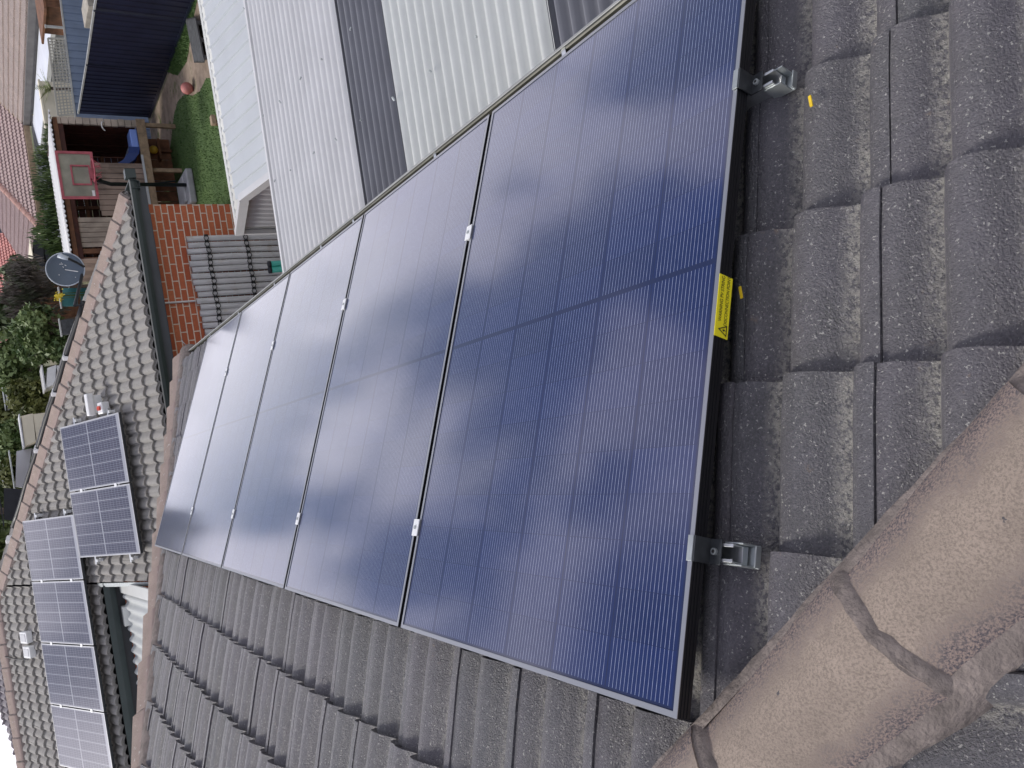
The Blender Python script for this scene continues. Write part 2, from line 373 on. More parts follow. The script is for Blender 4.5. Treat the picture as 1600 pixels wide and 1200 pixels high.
# ---------------------------------------------------------------- tiled roof planes
PROF=[(a,b*1.65) for a,b in [(0,.021),(.022,.022),(.048,.016),(.072,.006),(.088,.001),(.098,.003),(.108,.018),(.124,.026),(.146,.028),(.172,.024),(.200,.014),(.222,.005),(.236,.001),(.246,.004),(.256,.016),(.270,.022),(.285,.023),(.3,.022)]]
def prof(x):
    for i in range(len(PROF)-1):
        a,b=PROF[i],PROF[i+1]
        if x<=b[0]:
            f=(x-a[0])/(b[0]-a[0]); f=f*f*(3-2*f)*.6+f*.4; return a[1]+(b[1]-a[1])*f
    return PROF[-1][1]
def tile_roof(name,parent,mat,O,D,T,t0,t1,lo,hi,butt0,gauge=.318,cov=.2955,rows=3,nt=14,ang=22,flip=False,thick=.024,jit=.003,toff=0.,hmul=1.):
    """Concrete tiles laid over a sloping plane: courses of separate lapped tiles."""
    D=Vector(D); T=Vector(T); O=Vector(O); up=Vector((0,0,1)); s_,c_=math.sin(R(ang)),math.cos(R(ang))
    sv=D*c_-up*s_; nv=D*s_+up*c_
    mb=MB(); tint=[]; pr=[]
    xs=[cov*k/nt for k in range(nt+1)]; hs=[prof(x*.3/cov)*hmul for x in xs]
    kmin=min(lo(t0),lo(t1),lo((t0+t1)/2)); kmax=max(hi(t0),hi(t1),hi((t0+t1)/2))
    n0=math.floor((kmin-butt0)/gauge)-1; n1=math.ceil((kmax-butt0)/gauge)+1
    for k in range(n0,n1+1):
        sb=butt0+k*gauge; sa=sb-gauge-.012
        j0=math.floor((t0-toff)/cov)-1; j1=math.ceil((t1-toff)/cov)+1
        for j in range(j0,j1+1):
            tb=toff+j*cov; tt=random.random()**2; dh=random.uniform(-jit,jit); ds=random.uniform(-jit*1.5,jit*1.5); tw=random.uniform(-jit,jit)
            cols=[]; any_=False
            for i,x in enumerate(xs):
                xx=.0011+x*(cov-.0022)/cov
                t=tb+(cov-xx if flip else xx)
                if t<t0-1e-6 or t>t1+1e-6: cols.append(None); continue
                l,h=lo(t),hi(t)
                if sb<=l+1e-4 or sa>=h-1e-4: cols.append(None); continue
                ca=max(sa,l); cb=min(sb+ds,h); any_=True
                ring=[]
                for r in range(rows+1):
                    s=ca+(cb-ca)*r/rows; f=(s-sa)/(sb-sa)
                    hh=hs[i]+dh+tw*(x/cov-.5)*2+thick*(f-.5) - (.0035 if r==rows else 0)
                    ring.append(mb.vert(O+sv*(s+(.0015 if r==rows else 0))+T*t+nv*hh)); tint.append(tt); pr.append(min(1,hs[i]/.0462/hmul))
                hh=hs[i]+dh+tw*(x/cov-.5)*2-thick*.55-.012
                ring.append(mb.vert(O+sv*(cb-.004)+T*t+nv*hh)); tint.append(tt); pr.append(min(1,hs[i]/.0462/hmul))
                cols.append(ring)
            if not any_: continue
            for i in range(nt):
                a,b=cols[i],cols[i+1]
                if a is None or b is None: continue
                for r in range(rows+1):
                    q=(a[r],a[r+1],b[r+1],b[r]); mb.face(q if not flip else q[::-1])
            # side edges (thin lip)
            for e in (0,nt):
                if cols[e]:
                    rg=cols[e]; dn=[]
                    for r in range(rows+1):
                        dn.append(mb.vert(Vector(mb.v[rg[r]])-nv*.02)); tint.append(tt); pr.append(1)
                    for r in range(rows): mb.face((rg[r],rg[r+1],dn[r+1],dn[r]))
    mb.uv={'tint':tint,'prof':pr}
    o=mb.build(name,mat,parent,smooth=True)
    # hard butt edges
    try:
        import numpy as np
        me=o.data; me.set_sharp_from_angle(angle=R(42))
    except Exception: pass
    return o
def underlay(name,parent,mat,O,D,T,pts,ang=22,h=-.055):
    D=Vector(D);T=Vector(T);O=Vector(O);up=Vector((0,0,1));s_,c_=math.sin(R(ang)),math.cos(R(ang)); sv=D*c_-up*s_; nv=D*s_+up*c_
    mb=MB(); mb.prism([O+sv*s+T*t+nv*h for s,t in pts],nv*-.02); return mb.build(name,mat,parent)
def cap_run(A,B,parent,mat,side1,side2,half=.125,rise=.06,length=.42,drop=.07,name='ridge_cap_tile',mort=True,start=0.,N=14,mname='mortar_bed',lift=.0,flare=.016,tent=False,mw=0.,bl=0.):
    """Row of lapped ridge tiles from low end A to high end B. side1/2: unit horizontal-ish directions lying in the two roof planes."""
    A=Vector(A);B=Vector(B);d=(B-A);L=d.length;d/=L; up=(side1+side2); up=-up
    if up.z<0: up=-up
    up.normalize(); s1=Vector(side1); s2=Vector(side2)
    mm=MB()
    HG=(lambda u:rise*(1-min(1,u))*(1.12-.12/(1+u*6)) ) if tent else (lambda u:rise*(1-u**2.1)**.75 if u<1 else 0)
    n=int(L/length)+2; out=[]
    for k in range(n):
        a=start+k*length; b=a+length+.05
        if a>L: break
        b=min(b,L+.03); mb=MB(); edge=[]; 
        rings=[]
        ns=6
        jit=random.uniform(-.004,.004)
        for i in range(ns+1):
            f=i/ns; p=A+d*(a+(b-a)*f); ring=[]
            sw=1-.07*f; hh=(flare*(1-f)**1.0)
            for q in range(N+1):
                u=q/N*2-1; au=abs(u); sdir=s1 if u<0 else s2
                off=half*au*sw
                hgt=HG(au)
                pp=p+sdir*off+up*(hgt+hh+lift+jit)
                ring.append(mb.vert(pp)); edge.append(min(1,au**1.3))
            rings.append(ring)
        for i in range(ns):
            for q in range(N): mb.face((rings[i][q],rings[i][q+1],rings[i+1][q+1],rings[i+1][q]))
        # thickness: front lip and long edges turned down
        fr=[mb.vert(Vector(mb.v[v])-up*.02+d*.003) for v in rings[0]]; edge+=[1]*len(fr)
        for q in range(N): mb.face((rings[0][q+1],rings[0][q],fr[q],fr[q+1]))
        for q,e in ((0,-1),(N,1)):
            dn=[mb.vert(Vector(mb.v[rings[i][q]])-up*(drop)) for i in range(ns+1)]; edge+=[1]*len(dn)
            for i in range(ns): mb.face((rings[i][q],rings[i+1][q],dn[i+1],dn[i]))
        mb.uv={'edge':edge}
        o=mb.build(name,mat,parent,smooth=True); o.data.set_sharp_from_angle(angle=R(50)); out.append(o)
        # mortar fillet in front of the lip
        if mort:
            r0=[]
            for q in range(N+1):
                u=q/N*2-1; au=abs(u); sdir=s1 if u<0 else s2; off=half*au
                hgt=HG(au)
                r0.append((off,sdir,hgt))
            prev=None
            for dd,hm in ((.004,flare-.002),(-.008,.012),(-.020,.006),(-.030,-.006)):
                rr=[mm.vert(A+d*(a+dd+random.uniform(-.003,.003))+sd*off+up*(hg+hm+lift+random.uniform(-.001,.001))) for off,sd,hg in r0]
                if prev:
                    for q in range(N): mm.face((prev[q],prev[q+1],rr[q+1],rr[q]))
                prev=rr
    if mort:
        # bedding mortar squeezed out along both long edges
        for sd,mwk in ((s1,mw[0] if isinstance(mw,tuple) else mw),(s2,mw[1] if isinstance(mw,tuple) else mw)):
            npt=int(L/.02); prev=None
            for i in range(npt+1):
                p=A+d*(L*i/npt); wv=.010+.007*noise.noise(p*11)+.005*noise.noise(p*45); 
                rr=[mm.vert(p+sd*(half-.02)+up*(.004+lift+bl)),mm.vert(p+sd*(half+wv*.5+mwk*.5)+up*(-.004+lift+bl+.004*noise.noise(p*30))),mm.vert(p+sd*(half+wv+.006+mwk)-up*(.05-bl)),mm.vert(p+sd*(half+wv+mwk)-up*.1)]
                if prev:
                    for q in range(3): mm.face((prev[q],prev[q+1],rr[q+1],rr[q]))
                prev=rr
        mm.build(mname,M['mortar'],parent,smooth=True)
    return out

# ================================================================= NEAR HOUSE
house=thing('tiled_house','dark grey tiled roof with tan hip caps under the five large solar panels','house',(0,0,GZ))
H0=-.120                                       # tile bed below the panel glass plane
OA=Vector((SI*H0,0,CO_*H0))
CN=-.172; CF=6.005                               # near hip: X+Y=CN ; far hip: Y-X=CF (plan)
SE=1.81
def loA(t): return max(-3.2,(CN-t)/CO_,(t-CF)/CO_)
tile_roof('roof_tiles',house,M['tile_dark'],OA,(1,0,0),(0,1,0),-2.1,8.0,loA,lambda t:SE,.300,rows=4,nt=20,flip=True,toff=.0055,thick=.028)
underlay('roof_underlay',house,M['under'],OA,(1,0,0),(0,1,0),[(-3.2,CN+3.2*CO_),(SE,CN-SE*CO_),(SE,CF+SE*CO_),(-3.2,CF-3.2*CO_)])
def zA(X): return -TA*X+H0/CO_
# plane B (front face), slopes down towards -Y; hip X=CN-Y  -> z=zA(CN-Y)
OB=Vector((0,CN,zA(0)))
def hipB(t): return (t)/CO_
tile_roof('roof_tiles',house,M['tile_dark'],OB,(0,-1,0),(1,0,0),-3.0,2.2,lambda t:max(t,-3.0)/CO_,lambda t:2.2,.12,rows=3,nt=14,toff=.10)
underlay('roof_underlay',house,M['under'],OB,(0,-1,0),(1,0,0),[(-3/CO_,-3),(2.0/CO_,2.0),(2.2,-3)])
sA=Vector((CO_*.7071,.7071,-SI*.7071)); 
def insideA(): # unit vector in plane A perpendicular to hip, pointing into A
    hd=Vector((-1,1,TA)).normalized(); nA=Vector((SI,0,CO_)); v=nA.cross(hd); return v if v.x>0 else -v
def insideB():
    hd=Vector((-1,1,TA)).normalized(); nB=Vector((0,-SI,CO_)); v=nB.cross(hd); return v if v.y<0 else -v
a=Vector((1.95,CN-1.95,zA(1.95)+.043)); b=Vector((-3.0,CN+3.0,zA(-3.0)+.043))
cap_run(a,b,house,M['cap'],insideA(),insideB(),half=.118,rise=.042,length=.388,start=.321,mw=(-.004,.020),bl=.016)
# far hip: plane E slopes to +Y
def insideA2():
    hd=Vector((-1,-1,TA)).normalized(); nA=Vector((SI,0,CO_)); v=nA.cross(hd); return v if v.x>0 else -v
def insideE():
    hd=Vector((-1,-1,TA)).normalized(); nE=Vector((0,SI,CO_)); v=nE.cross(hd); return v if v.y>0 else -v
a=Vector((1.72,CF+1.72,zA(1.72)+.035)); b=Vector((-2.9,CF-2.9,zA(-2.9)+.035))
cap_run(a,b,house,M['cap_far'],insideA2(),insideE(),half=.10,rise=.05,length=.40,start=.05,N=8,flare=.028,tent=True,mw=(.06,.0),bl=.022)
OE=Vector((0,CF,zA(0)))
tile_roof('roof_tiles',house,M['tile_dark'],OE,(0,1,0),(-1,0,0),-1.95,3.0,lambda t:-t/CO_ if t<3 else -3/CO_,lambda t:2.0,.1,rows=2,nt=8)
# gutter along the eave
XE=SE*CO_+SI*H0; ZE=-SE*SI+CO_*H0
gy0,gy1=-2.2,8.12
prof_g=[(-.02,-.03),(-.02,-.115),(.075,-.115),(.088,-.06),(.088,-.012),(.098,-.006),(.098,-.018),(.092,-.025),(.092,-.062),(.079,-.121),(-.026,-.121),(-.026,-.03)]
mb=MB(); mb.prism([(XE+x+.012,gy0,ZE+z-.045) for x,z in prof_g],(0,gy1-gy0,0)); mb.mi=[1 if i in (2+0,2+1,2+2) else 0 for i in range(len(mb.mi))]
mb.build('gutter',[M['gutter'],M['gutter_in']],house)
mb=MB(); mb.bar((XE+.110,gy0,ZE-.0495),(XE+.110,gy1,ZE-.0495),.010,.012); mb.build('gutter_lip',M['gutter_lip'],house,bevel=.002)
for s_,t_ in ((2.01,.95),(2.05,1.91),(2.02,2.89),(2.04,3.42),(2.01,4.41),(2.01,5.45),(2.01,6.52),(2.01,7.51)):
    mb=MB(); mb.box((XE+.055,t_,ZE-.055),(.10,.022,.003)); mb.box((XE+.003,t_,ZE-.07),(.004,.022,.04)); mb.build('gutter_strap',M['alu'],house)
mb=MB(); mb.box((XE-.035,(gy0+gy1)/2,ZE-.17),(.03,gy1-gy0,.2)); mb.build('fascia',M['green_fascia'],house)
mb=MB(); mb.box((XE-.62,(gy0+gy1)/2,(GZ+ZE-.28)/2),(.2,gy1-gy0-.9,ZE-.28-GZ)); mb.build('wall',M['brick'],house,uvf=lambda p:(p.y,p.z))

# ---------------------------------------------------------------- near solar panels
def frame_pt(s,t,h): return Vector((s*CO_+h*SI,t,-s*SI+h*CO_))
AX=(Vector((CO_,0,-SI)),Vector((0,1,0)),Vector((SI,0,CO_)))   # slope, row, normal
def make_panel(t0,label,far=None):
    W_,L_=PW,PL
    root=thing('solar_panel',label,'solar panel',frame_pt(L_/2,t0+W_/2,-.0325),'large dark solar panels in a row on the near roof')
    mb=MB(); mb.poly([frame_pt(.009,t0+.009,-.0022),frame_pt(L_-.009,t0+.009,-.0022),frame_pt(L_-.009,t0+W_-.009,-.0022),frame_pt(.009,t0+W_-.009,-.0022)])
    mb.build('glass',M['cells'],root,uvf=lambda p:(p.y-t0, (p.x*CO_-p.z*SI)))
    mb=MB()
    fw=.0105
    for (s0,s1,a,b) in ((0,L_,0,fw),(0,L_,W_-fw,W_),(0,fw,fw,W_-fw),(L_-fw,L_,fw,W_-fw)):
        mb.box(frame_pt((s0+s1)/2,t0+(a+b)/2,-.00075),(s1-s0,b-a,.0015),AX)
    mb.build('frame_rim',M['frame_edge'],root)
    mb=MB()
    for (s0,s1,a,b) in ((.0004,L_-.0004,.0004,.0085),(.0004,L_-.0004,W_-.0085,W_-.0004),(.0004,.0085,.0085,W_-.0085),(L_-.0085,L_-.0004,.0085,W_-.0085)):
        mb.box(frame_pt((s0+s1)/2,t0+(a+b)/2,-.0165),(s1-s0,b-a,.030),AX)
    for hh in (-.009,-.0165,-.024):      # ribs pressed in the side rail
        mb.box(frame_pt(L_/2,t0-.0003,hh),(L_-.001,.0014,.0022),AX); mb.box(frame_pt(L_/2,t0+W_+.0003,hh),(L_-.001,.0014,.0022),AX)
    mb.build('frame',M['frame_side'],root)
    mb=MB(); mb.poly([frame_pt(.01,t0+.01,-.006),frame_pt(.01,t0+W_-.01,-.006),frame_pt(L_-.01,t0+W_-.01,-.006),frame_pt(L_-.01,t0+.01,-.006)]); mb.build('back_sheet',M['frame_side'],root)
    return root
plabels=['nearest and largest-looking dark blue solar panel, yellow warning label on its front edge','second dark solar panel of the near row, behind the one with the yellow label','middle one of the five large dark solar panels on the near roof','fourth pale-reflecting solar panel, next to last in the large near row','farthest pale solar panel of the near row, darkest at its left end']
panels=[]
for k in range(5):
    panels.append(make_panel(k*(PW+PG),plabels[k]))
RS=(.29,1.26)
for k in range(4):
    tt=(k+1)*(PW+PG)-PG/2
    for s_ in RS:
        mb=MB(); mb.box(frame_pt(s_,tt,.0035),(.05,.034,.004),AX); mb.box(frame_pt(s_,tt,-.016),(.05,.016,.036),AX); o=mb.build('mid_clamp',M['alu_bright'],panels[k],bevel=.001)
        mb=MB(); mb.tube([frame_pt(s_,tt,.004),frame_pt(s_,tt,.009)],.006,6); mb.build('bolt',M['zinc'],o)
rlabels=['mounting rail under the near panels whose silver end sits nearest the hip cap','mounting rail under the near panels whose silver end is beside the gutter side']
for ri,s_ in enumerate(RS):
    rt=thing('mounting_rail',rlabels[ri],'mounting rail',frame_pt(s_,2.8,-.09),'rails carrying the near solar panels')
    # open channel section, flared lips
    mb=MB(); e0=-.056; e1=5.75; hb,ht=-.080,-.040; hw=.0165
    pts=[(-hw,ht),(-hw,hb),(hw,hb),(hw,ht),(hw-.006,ht),(hw-.006,ht-.003),(hw-.0025,ht-.003),(hw-.0025,hb+.014),(-hw+.0025,hb+.014),(-hw+.0025,ht-.003),(-hw+.006,ht-.003),(-hw+.006,ht)]
    mb.prism([frame_pt(s_+x,e0,h) for x,h in pts],(0,e1-e0,0)); mb.build('rail',M['alu'],rt,bevel=.0006)
    # end clamp: pad on the frame, web down its side, foot with bolt
    mb=MB(); mb.box(frame_pt(s_,.004,.0030),(.046,.013,.003),AX); ec=mb.build('end_clamp',M['zinc'],rt,bevel=.0006)
    mb=MB(); mb.box(frame_pt(s_,-.0045,-.018),(.046,.004,.042),AX); mb.box(frame_pt(s_,-.019,-.0375),(.046,.027,.0035),AX); mb.build('clamp_foot',M['bracket'],ec,bevel=.0006)
    mb=MB(); mb.tube([frame_pt(s_,-.019,-.036),frame_pt(s_,-.019,-.0305)],.0065,10); mb.build('bolt_head',M['zinc'],ec)
    mb=MB(); mb.tube([frame_pt(s_,-.019,-.0306),frame_pt(s_,-.019,-.0298)],.0034,6); mb.build('bolt_socket',M['black'],ec)
    # tile hook seen past the rail end: open bracket with a curled lip
    mb=MB(); mb.box(frame_pt(s_-.019,-.050,-.066),(.003,.042,.036),AX); mb.box(frame_pt(s_+.019,-.050,-.066),(.003,.042,.036),AX); mb.box(frame_pt(s_,-.078,-.080),(.038,.003,.014),AX); mb.box(frame_pt(s_,-.055,-.0855),(.041,.046,.003),AX)
    mb.build('tile_hook',M['zinc'],rt,bevel=.0006)
# warning label on the front side of the first panel
lab=empty('warning_label',frame_pt(.757,-.0012,-.018)); lab.parent=panels[0]; lab.matrix_parent_inverse=panels[0].matrix_world.inverted()
lab['label']='yellow label reading WARNING PV STRING DISCONNECTION POINT'
s0,s1=.695,.822
n_=Vector((0,-1,0)).lerp(AX[2],.0)
def lp(s,h,o=0): return frame_pt(s,-.0022-o,h)
mb=MB(); mb.prism([lp(s0,-.0355),lp(s1,-.0355),lp(s1,.0005),lp(s0,.0005)],(0,.0012,0)); sheet=mb.build('label_sheet',M['yellow'],lab)
def text_mesh(txt,size,s,h,mat,name,parent,wscale=1.):
    cu=bpy.data.curves.new(name,'FONT'); cu.body=txt; cu.size=size; cu.extrude=.0
    o=bpy.data.objects.new(name+'_tmp',cu); C.objects.link(o); bpy.context.view_layer.update()
    me=bpy.data.meshes.new_from_object(o.evaluated_get(bpy.context.evaluated_depsgraph_get())); bpy.data.objects.remove(o); bpy.data.curves.remove(cu)
    for v in me.vertices:
        x,y=v.co.x*wscale,v.co.y; v.co=lp(s+x,h+y,.0009)
    me.materials.clear(); me.materials.append(mat)
    ob=bpy.data.objects.new(name,me); C.objects.link(ob); ob.parent=parent; ob.matrix_parent_inverse=parent.matrix_world.inverted(); return ob
text_mesh('WARNING PV STRING',.0118,s0+.031,-.0135,M['black'],'lettering',lab,.80)
text_mesh('DISCONNECTION POINT',.0112,s0+.025,-.0285,M['black'],'lettering',lab,.80)
mb=MB(); tri=[(s0+.004,-.031),(s0+.027,-.031),(s0+.0155,-.007)]; cx=sum(p[0] for p in tri)/3; cy=sum(p[1] for p in tri)/3
inn=[(cx+(p[0]-cx)*.72,cy+(p[1]-cy)*.72) for p in tri]
for i in range(3):
    j=(i+1)%3; mb.poly([lp(*tri[i],.001),lp(*tri[j],.001),lp(*inn[j],.001),lp(*inn[i],.001)])
mb.poly([lp(cx+.0008,cy+.006,.001),lp(cx-.003,cy-.001,.001),lp(cx-.0003,cy-.0006,.001),lp(cx-.0008,cy-.0062,.001),lp(cx+.0032,cy+.0012,.001),lp(cx+.0006,cy+.001,.001)])
mb.build('hazard_symbol',M['black'],lab)
# scraps of yellow tape on the tiles
mb=MB(); p=onplane(1265,150,(SI,0,CO_),frame_pt(0,0,-.056)); q=onplane(1268,166,(SI,0,CO_),frame_pt(0,0,-.056)); mb.bar(p,q,.006,.003,(SI,0,CO_)); tag(mb.build('tape_scrap',M['yellow_tape']),'yellow tape scrap lying on open tiles near the rail end at the top','tape scrap','yellow tape scraps on the tiles')
mb=MB(); p=onplane(1156,448,(SI,0,CO_),frame_pt(0,0,-.060)); q=onplane(1159,466,(SI,0,CO_),frame_pt(0,0,-.060)); mb.bar(p,q,.005,.003,(SI,0,CO_)); tag(mb.build('tape_scrap',M['yellow_tape']),'yellow tape scrap in the shade beside the yellow warning label','tape scrap','yellow tape scraps on the tiles')

# ================================================================= FAR HOUSE (hip roof with grey tiles and gridded panels)
fh=thing('hipped_house','house with weathered grey hip roof, red brick wall and six gridded solar panels','house',(1,12,GZ))
CX,CY,CZ=4.30,10.08,-.937
OC=Vector((0,CY,CZ)); RY=15.49; RX=CX-(RY-CY)
NOTX=-.89; NOTY=12.25
def loC(t): return -(min(CX-t,RY-CY))/CO_
def hiC(t): return 0. if t>NOTX else -(NOTY-CY)/CO_
tile_roof('roof_tiles',fh,M['tile_light'],OC,(0,-1,0),(1,0,0),NOTX+.001,CX,loC,lambda t:0.,-.02,rows=2,nt=10,flip=False,thick=.040,hmul=1.0)
tile_roof('roof_tiles',fh,M['tile_light'],OC,(0,-1,0),(1,0,0),-7.5,NOTX,loC,lambda t:-(NOTY-CY)/CO_,-(NOTY-CY)/CO_,rows=2,nt=10,flip=False,thick=.040,hmul=1.0)
underlay('roof_underlay',fh,M['under'],OC,(0,-1,0),(1,0,0),[(-.02,NOTX),(-.02,CX),(-(RY-CY)/CO_,RX),(-(RY-CY)/CO_,-7.5),(-(NOTY-CY)/CO_-.02,-7.5),(-(NOTY-CY)/CO_-.02,NOTX)])
# face D, slopes down to +X
OD=Vector((CX,0,CZ))
tile_roof('roof_tiles',fh,M['tile_light'],OD,(1,0,0),(0,1,0),CY,24,lambda t:-min(t-CY,RY-CY)/CO_,lambda t:0.,-.02,rows=2,nt=8,hmul=1.2)
def inC():
    hd=Vector((-1,1,TA)).normalized(); n=Vector((0,-SI,CO_)); v=n.cross(hd); return v if v.y<0 else -v
def inD():
    hd=Vector((-1,1,TA)).normalized(); n=Vector((SI,0,CO_)); v=n.cross(hd); return v if v.x>0 else -v
a=Vector((CX-.05,CY+.05,CZ+.05)); b=Vector((RX,RY,CZ+(RY-CY)*TA+.05))
cap_run(a,b,fh,M['cap_far'],inC(),inD(),half=.125,rise=.055,tent=True,length=.40,start=.0,N=8,name='hip_cap_tile')
a=Vector((RX,RY,CZ+(RY-CY)*TA+.05)); b=Vector((-7.5,RY,a.z))
cap_run(a,b,fh,M['cap_far'],Vector((0,-CO_,-SI)),Vector((0,CO_,-SI)),half=.13,rise=.055,length=.40,N=8,tent=True)
# back slope hidden behind the ridge
mb=MB(); mb.poly([Vector((RX,RY,a.z-.06)),Vector((-7.5,RY,a.z-.06)),Vector((-7.5,RY+3,a.z-.06-3*TA)),Vector((RX,RY+3,a.z-.06-3*TA))]); mb.build('back_slope',M['tile_light'],fh)
def gut(name,A,B,parent,mat,w=.12,h=.11,up=(0,0,1)):
    mb=MB(); A=Vector(A);B=Vector(B); d=(B-A).normalized(); o=d.cross(Vector(up)).normalized(); pts=[]
    pr=[(0,0),(0,-h),(w*.8,-h),(w,-h*.45),(w,.012),(w-.012,.012),(w-.012,-h*.4),(w*.76,-h+.008),(.008,-h+.008),(.008,0)]
    mb.prism([A+o*x+Vector(up)*z for x,z in pr],B-A); return mb.build(name,mat,parent)
gut('gutter',(NOTX,CY-.01,CZ-.02),(CX+.12,CY-.01,CZ-.02),fh,M['green_gutter'],w=.075,h=.085)
mb=MB(); mb.bar((NOTX,CY-.08,CZ-.01),(CX+.12,CY-.08,CZ-.01),.012,.014); mb.build('gutter_lip',M['gutter_lip'],fh)
mb=MB(); mb.box(((NOTX+CX)/2+.03,CY+.015,CZ-.125),(CX-NOTX+.05,.03,.17)); mb.box(((NOTX+CX)/2-.15,CY+.21,CZ-.215),(CX-NOTX-.3,.36,.02)); mb.build('fascia',M['green_fascia'],fh)
gut('gutter',(CX+.0,CY-.1,CZ-.02),(CX+.0,24,CZ-.02),fh,M['green_gutter'])
mb=MB(); mb.box((CX+.19,CY-.07,CZ-.03),(.12,.12,.13)); mb.build('gutter_end_cap',M['green_gutter'],fh)
z6=CZ+(NOTY-CY)*TA
gut('gutter',(-7.5,NOTY-.01,z6-.03),(NOTX,NOTY-.01,z6-.03),fh,M['green_gutter'],w=.15,h=.14)
mb=MB(); mb.box(((NOTX-7.5)/2,NOTY+.02,z6-.16),(NOTX+7.5-.02,.03,.26)); mb.build('fascia',M['green_fascia'],fh)
# verge trim where the lower part of the roof stops
mb=MB(); a=Vector((NOTX-.03,NOTY,z6+.03)); b=Vector((NOTX-.03,CY-.02,CZ+.03)); mb.bar(a,b,.035,.016); 
mb.bar(a-Vector((.03,0,.07)),b-Vector((.03,0,.07)),.02,.12); mb.build('verge_trim',M['zinc'],fh)
# brick walls
WY=10.40; WX=4.21
mb=MB(); mb.box(((WX-5)/2,WY+.11,(GZ+CZ-.22)/2),(WX+5,.22,CZ-.22-GZ)); mb.build('brick_wall',M['brick'],fh,uvf=lambda p:(p.x,p.z-.02))
mb=MB(); mb.box((WX-.115,WY+.23+6.8,(GZ+CZ-.25)/2),(.22,13.6,CZ-.25-GZ)); mb.build('brick_wall',M['brick'],fh,uvf=lambda p:(p.y,p.z-.02))
# white conduit down the brick and a second one nearer
p0=PY(252,474,WY-.02); p1=PY(311,472,WY-.02)
mb=MB(); mb.tube([p0+Vector((-.05,.0,.06)),p0+Vector((-.03,0,.02)),p0+Vector((0,0,-.03)),Vector((p0.x+.01,p0.y,p1.z-1.2))],.014,8); mb.build('conduit',M['white'],fh,smooth=True)
p0=PY(265,582,WY-.02); p1=PY(275,577,WY-.02)
mb=MB(); mb.tube([p0+Vector((-.03,0,.03)),p0,p1,p1+Vector((.05,0,-.4))],.014,8); mb.build('conduit',M['white'],fh,smooth=True)
# gridded panels on face C
nC=Vector((0,-SI,CO_)); AXC=(Vector((0,-CO_,-SI)),Vector((1,0,0)),nC)
def cp(s,t,h): return OC+AXC[0]*s+Vector((1,0,0))*t+nC*h
def far_panel(t0,s0,label):
    root=thing('solar_panel',label,'solar panel',cp(s0+CLD/2,t0+CWD/2,.10),'gridded white-framed solar panels on the hip roof')
    H=.165
    mb=MB(); mb.poly([cp(s0+.01,t0+.01,H-.003),cp(s0+CLD-.01,t0+.01,H-.003),cp(s0+CLD-.01,t0+CWD-.01,H-.003),cp(s0+.01,t0+CWD-.01,H-.003)])
    mb.build('glass',M['cells_far'],root,uvf=lambda p:(p.x-t0,(OC.y-p.y)/CO_-s0))
    mb=MB(); fw=.014
    for (a,b,c,d) in ((0,CLD,0,fw),(0,CLD,CWD-fw,CWD),(0,fw,fw,CWD-fw),(CLD-fw,CLD,fw,CWD-fw)):
        mb.box(cp(s0+(a+b)/2,t0+(c+d)/2,H-.003),(b-a,d-c,.006),AXC)
    mb.build('frame_rim',M['rim'],root)
    mb=MB()
    for (a,b,c,d) in ((.001,CLD-.001,.001,.012),(.001,CLD-.001,CWD-.012,CWD-.001),(.001,.012,.012,CWD-.012),(CLD-.012,CLD-.001,.012,CWD-.012)):
        mb.box(cp(s0+(a+b)/2,t0+(c+d)/2,H-.024),(b-a,d-c,.036),AXC)
    mb.build('frame',M['bracket'],root)
    mb=MB(); mb.poly([cp(s0,t0,H-.012),cp(s0,t0+CWD,H-.012),cp(s0+CLD,t0+CWD,H-.012),cp(s0+CLD,t0,H-.012)]); mb.build('back_sheet',M['frame_side'],root)
    return root
def sc105(q): return CW+(q-CW)*1.05
def cfix(px,py):
    P=onplane(px,py,nC,cp(0,0,.165)); return P
# lower pair (right) and upper row of four (left)
pr1=cfix(90,669); 
sL=(OC.y-pr1.y)/CO_; 
lowlab=['gridded solar panel beside the white isolator box, right one of the lower pair','gridded solar panel left of the lower pair, next to the notch in the roof']
rowlab=['gridded solar panel at the right end of the upper row, nearest the hip cap','gridded solar panel second from the right in the upper row of four','gridded solar panel third from the right in the upper row of four','gridded solar panel at the left end of the upper row, at the photo edge']
ex=cfix(180,646); xr=(pr1.x+ex.x)/2
def nP(px,py): return cfix(px,py)
s_low=(OC.y-nP(120,868).y)/CO_
fp=[]
for i in range(2): fp.append(far_panel(xr-CWD-i*(CWD+.02),sL,lowlab[i]))
u0=nP(32,815); sU=(OC.y-u0.y)/CO_; xu=u0.x+.0
for i in range(4): fp.append(far_panel(xu-CWD-i*(CWD+.02),sU,rowlab[i]))
# rails / feet of those panels
def far_rail(s,ta,tb,label):
    rt=thing('mounting_rail',label,'mounting rail',cp(s,(ta+tb)/2,.1),'rails carrying the gridded panels')
    mb=MB(); mb.box(cp(s,(ta+tb)/2,.100),(.035,tb-ta,.045),AXC); mb.build('rail',M['alu'],rt)
    for t in (ta+.05,tb-.05):
        mb=MB(); mb.box(cp(s+.03,t,.06),(.03,.04,.12),AXC); mb.box(cp(s-.02,t,.045),(.14,.045,.012),AXC); mb.build('roof_foot',M['alu_bright'],rt)
    return rt
far_rail(sL+.35,xr-2*CWD-.14,xr+.10,'upper rail under the lower pair of gridded panels')
far_rail(sL+1.30,xr-2*CWD-.14,xr+.10,'lower rail under the lower pair of gridded panels')
far_rail(sU+.35,xu-4*CWD-.20,xu+.10,'upper rail under the row of four gridded panels')
far_rail(sU+1.30,xu-4*CWD-.20,xu+.10,'lower rail under the row of four gridded panels')
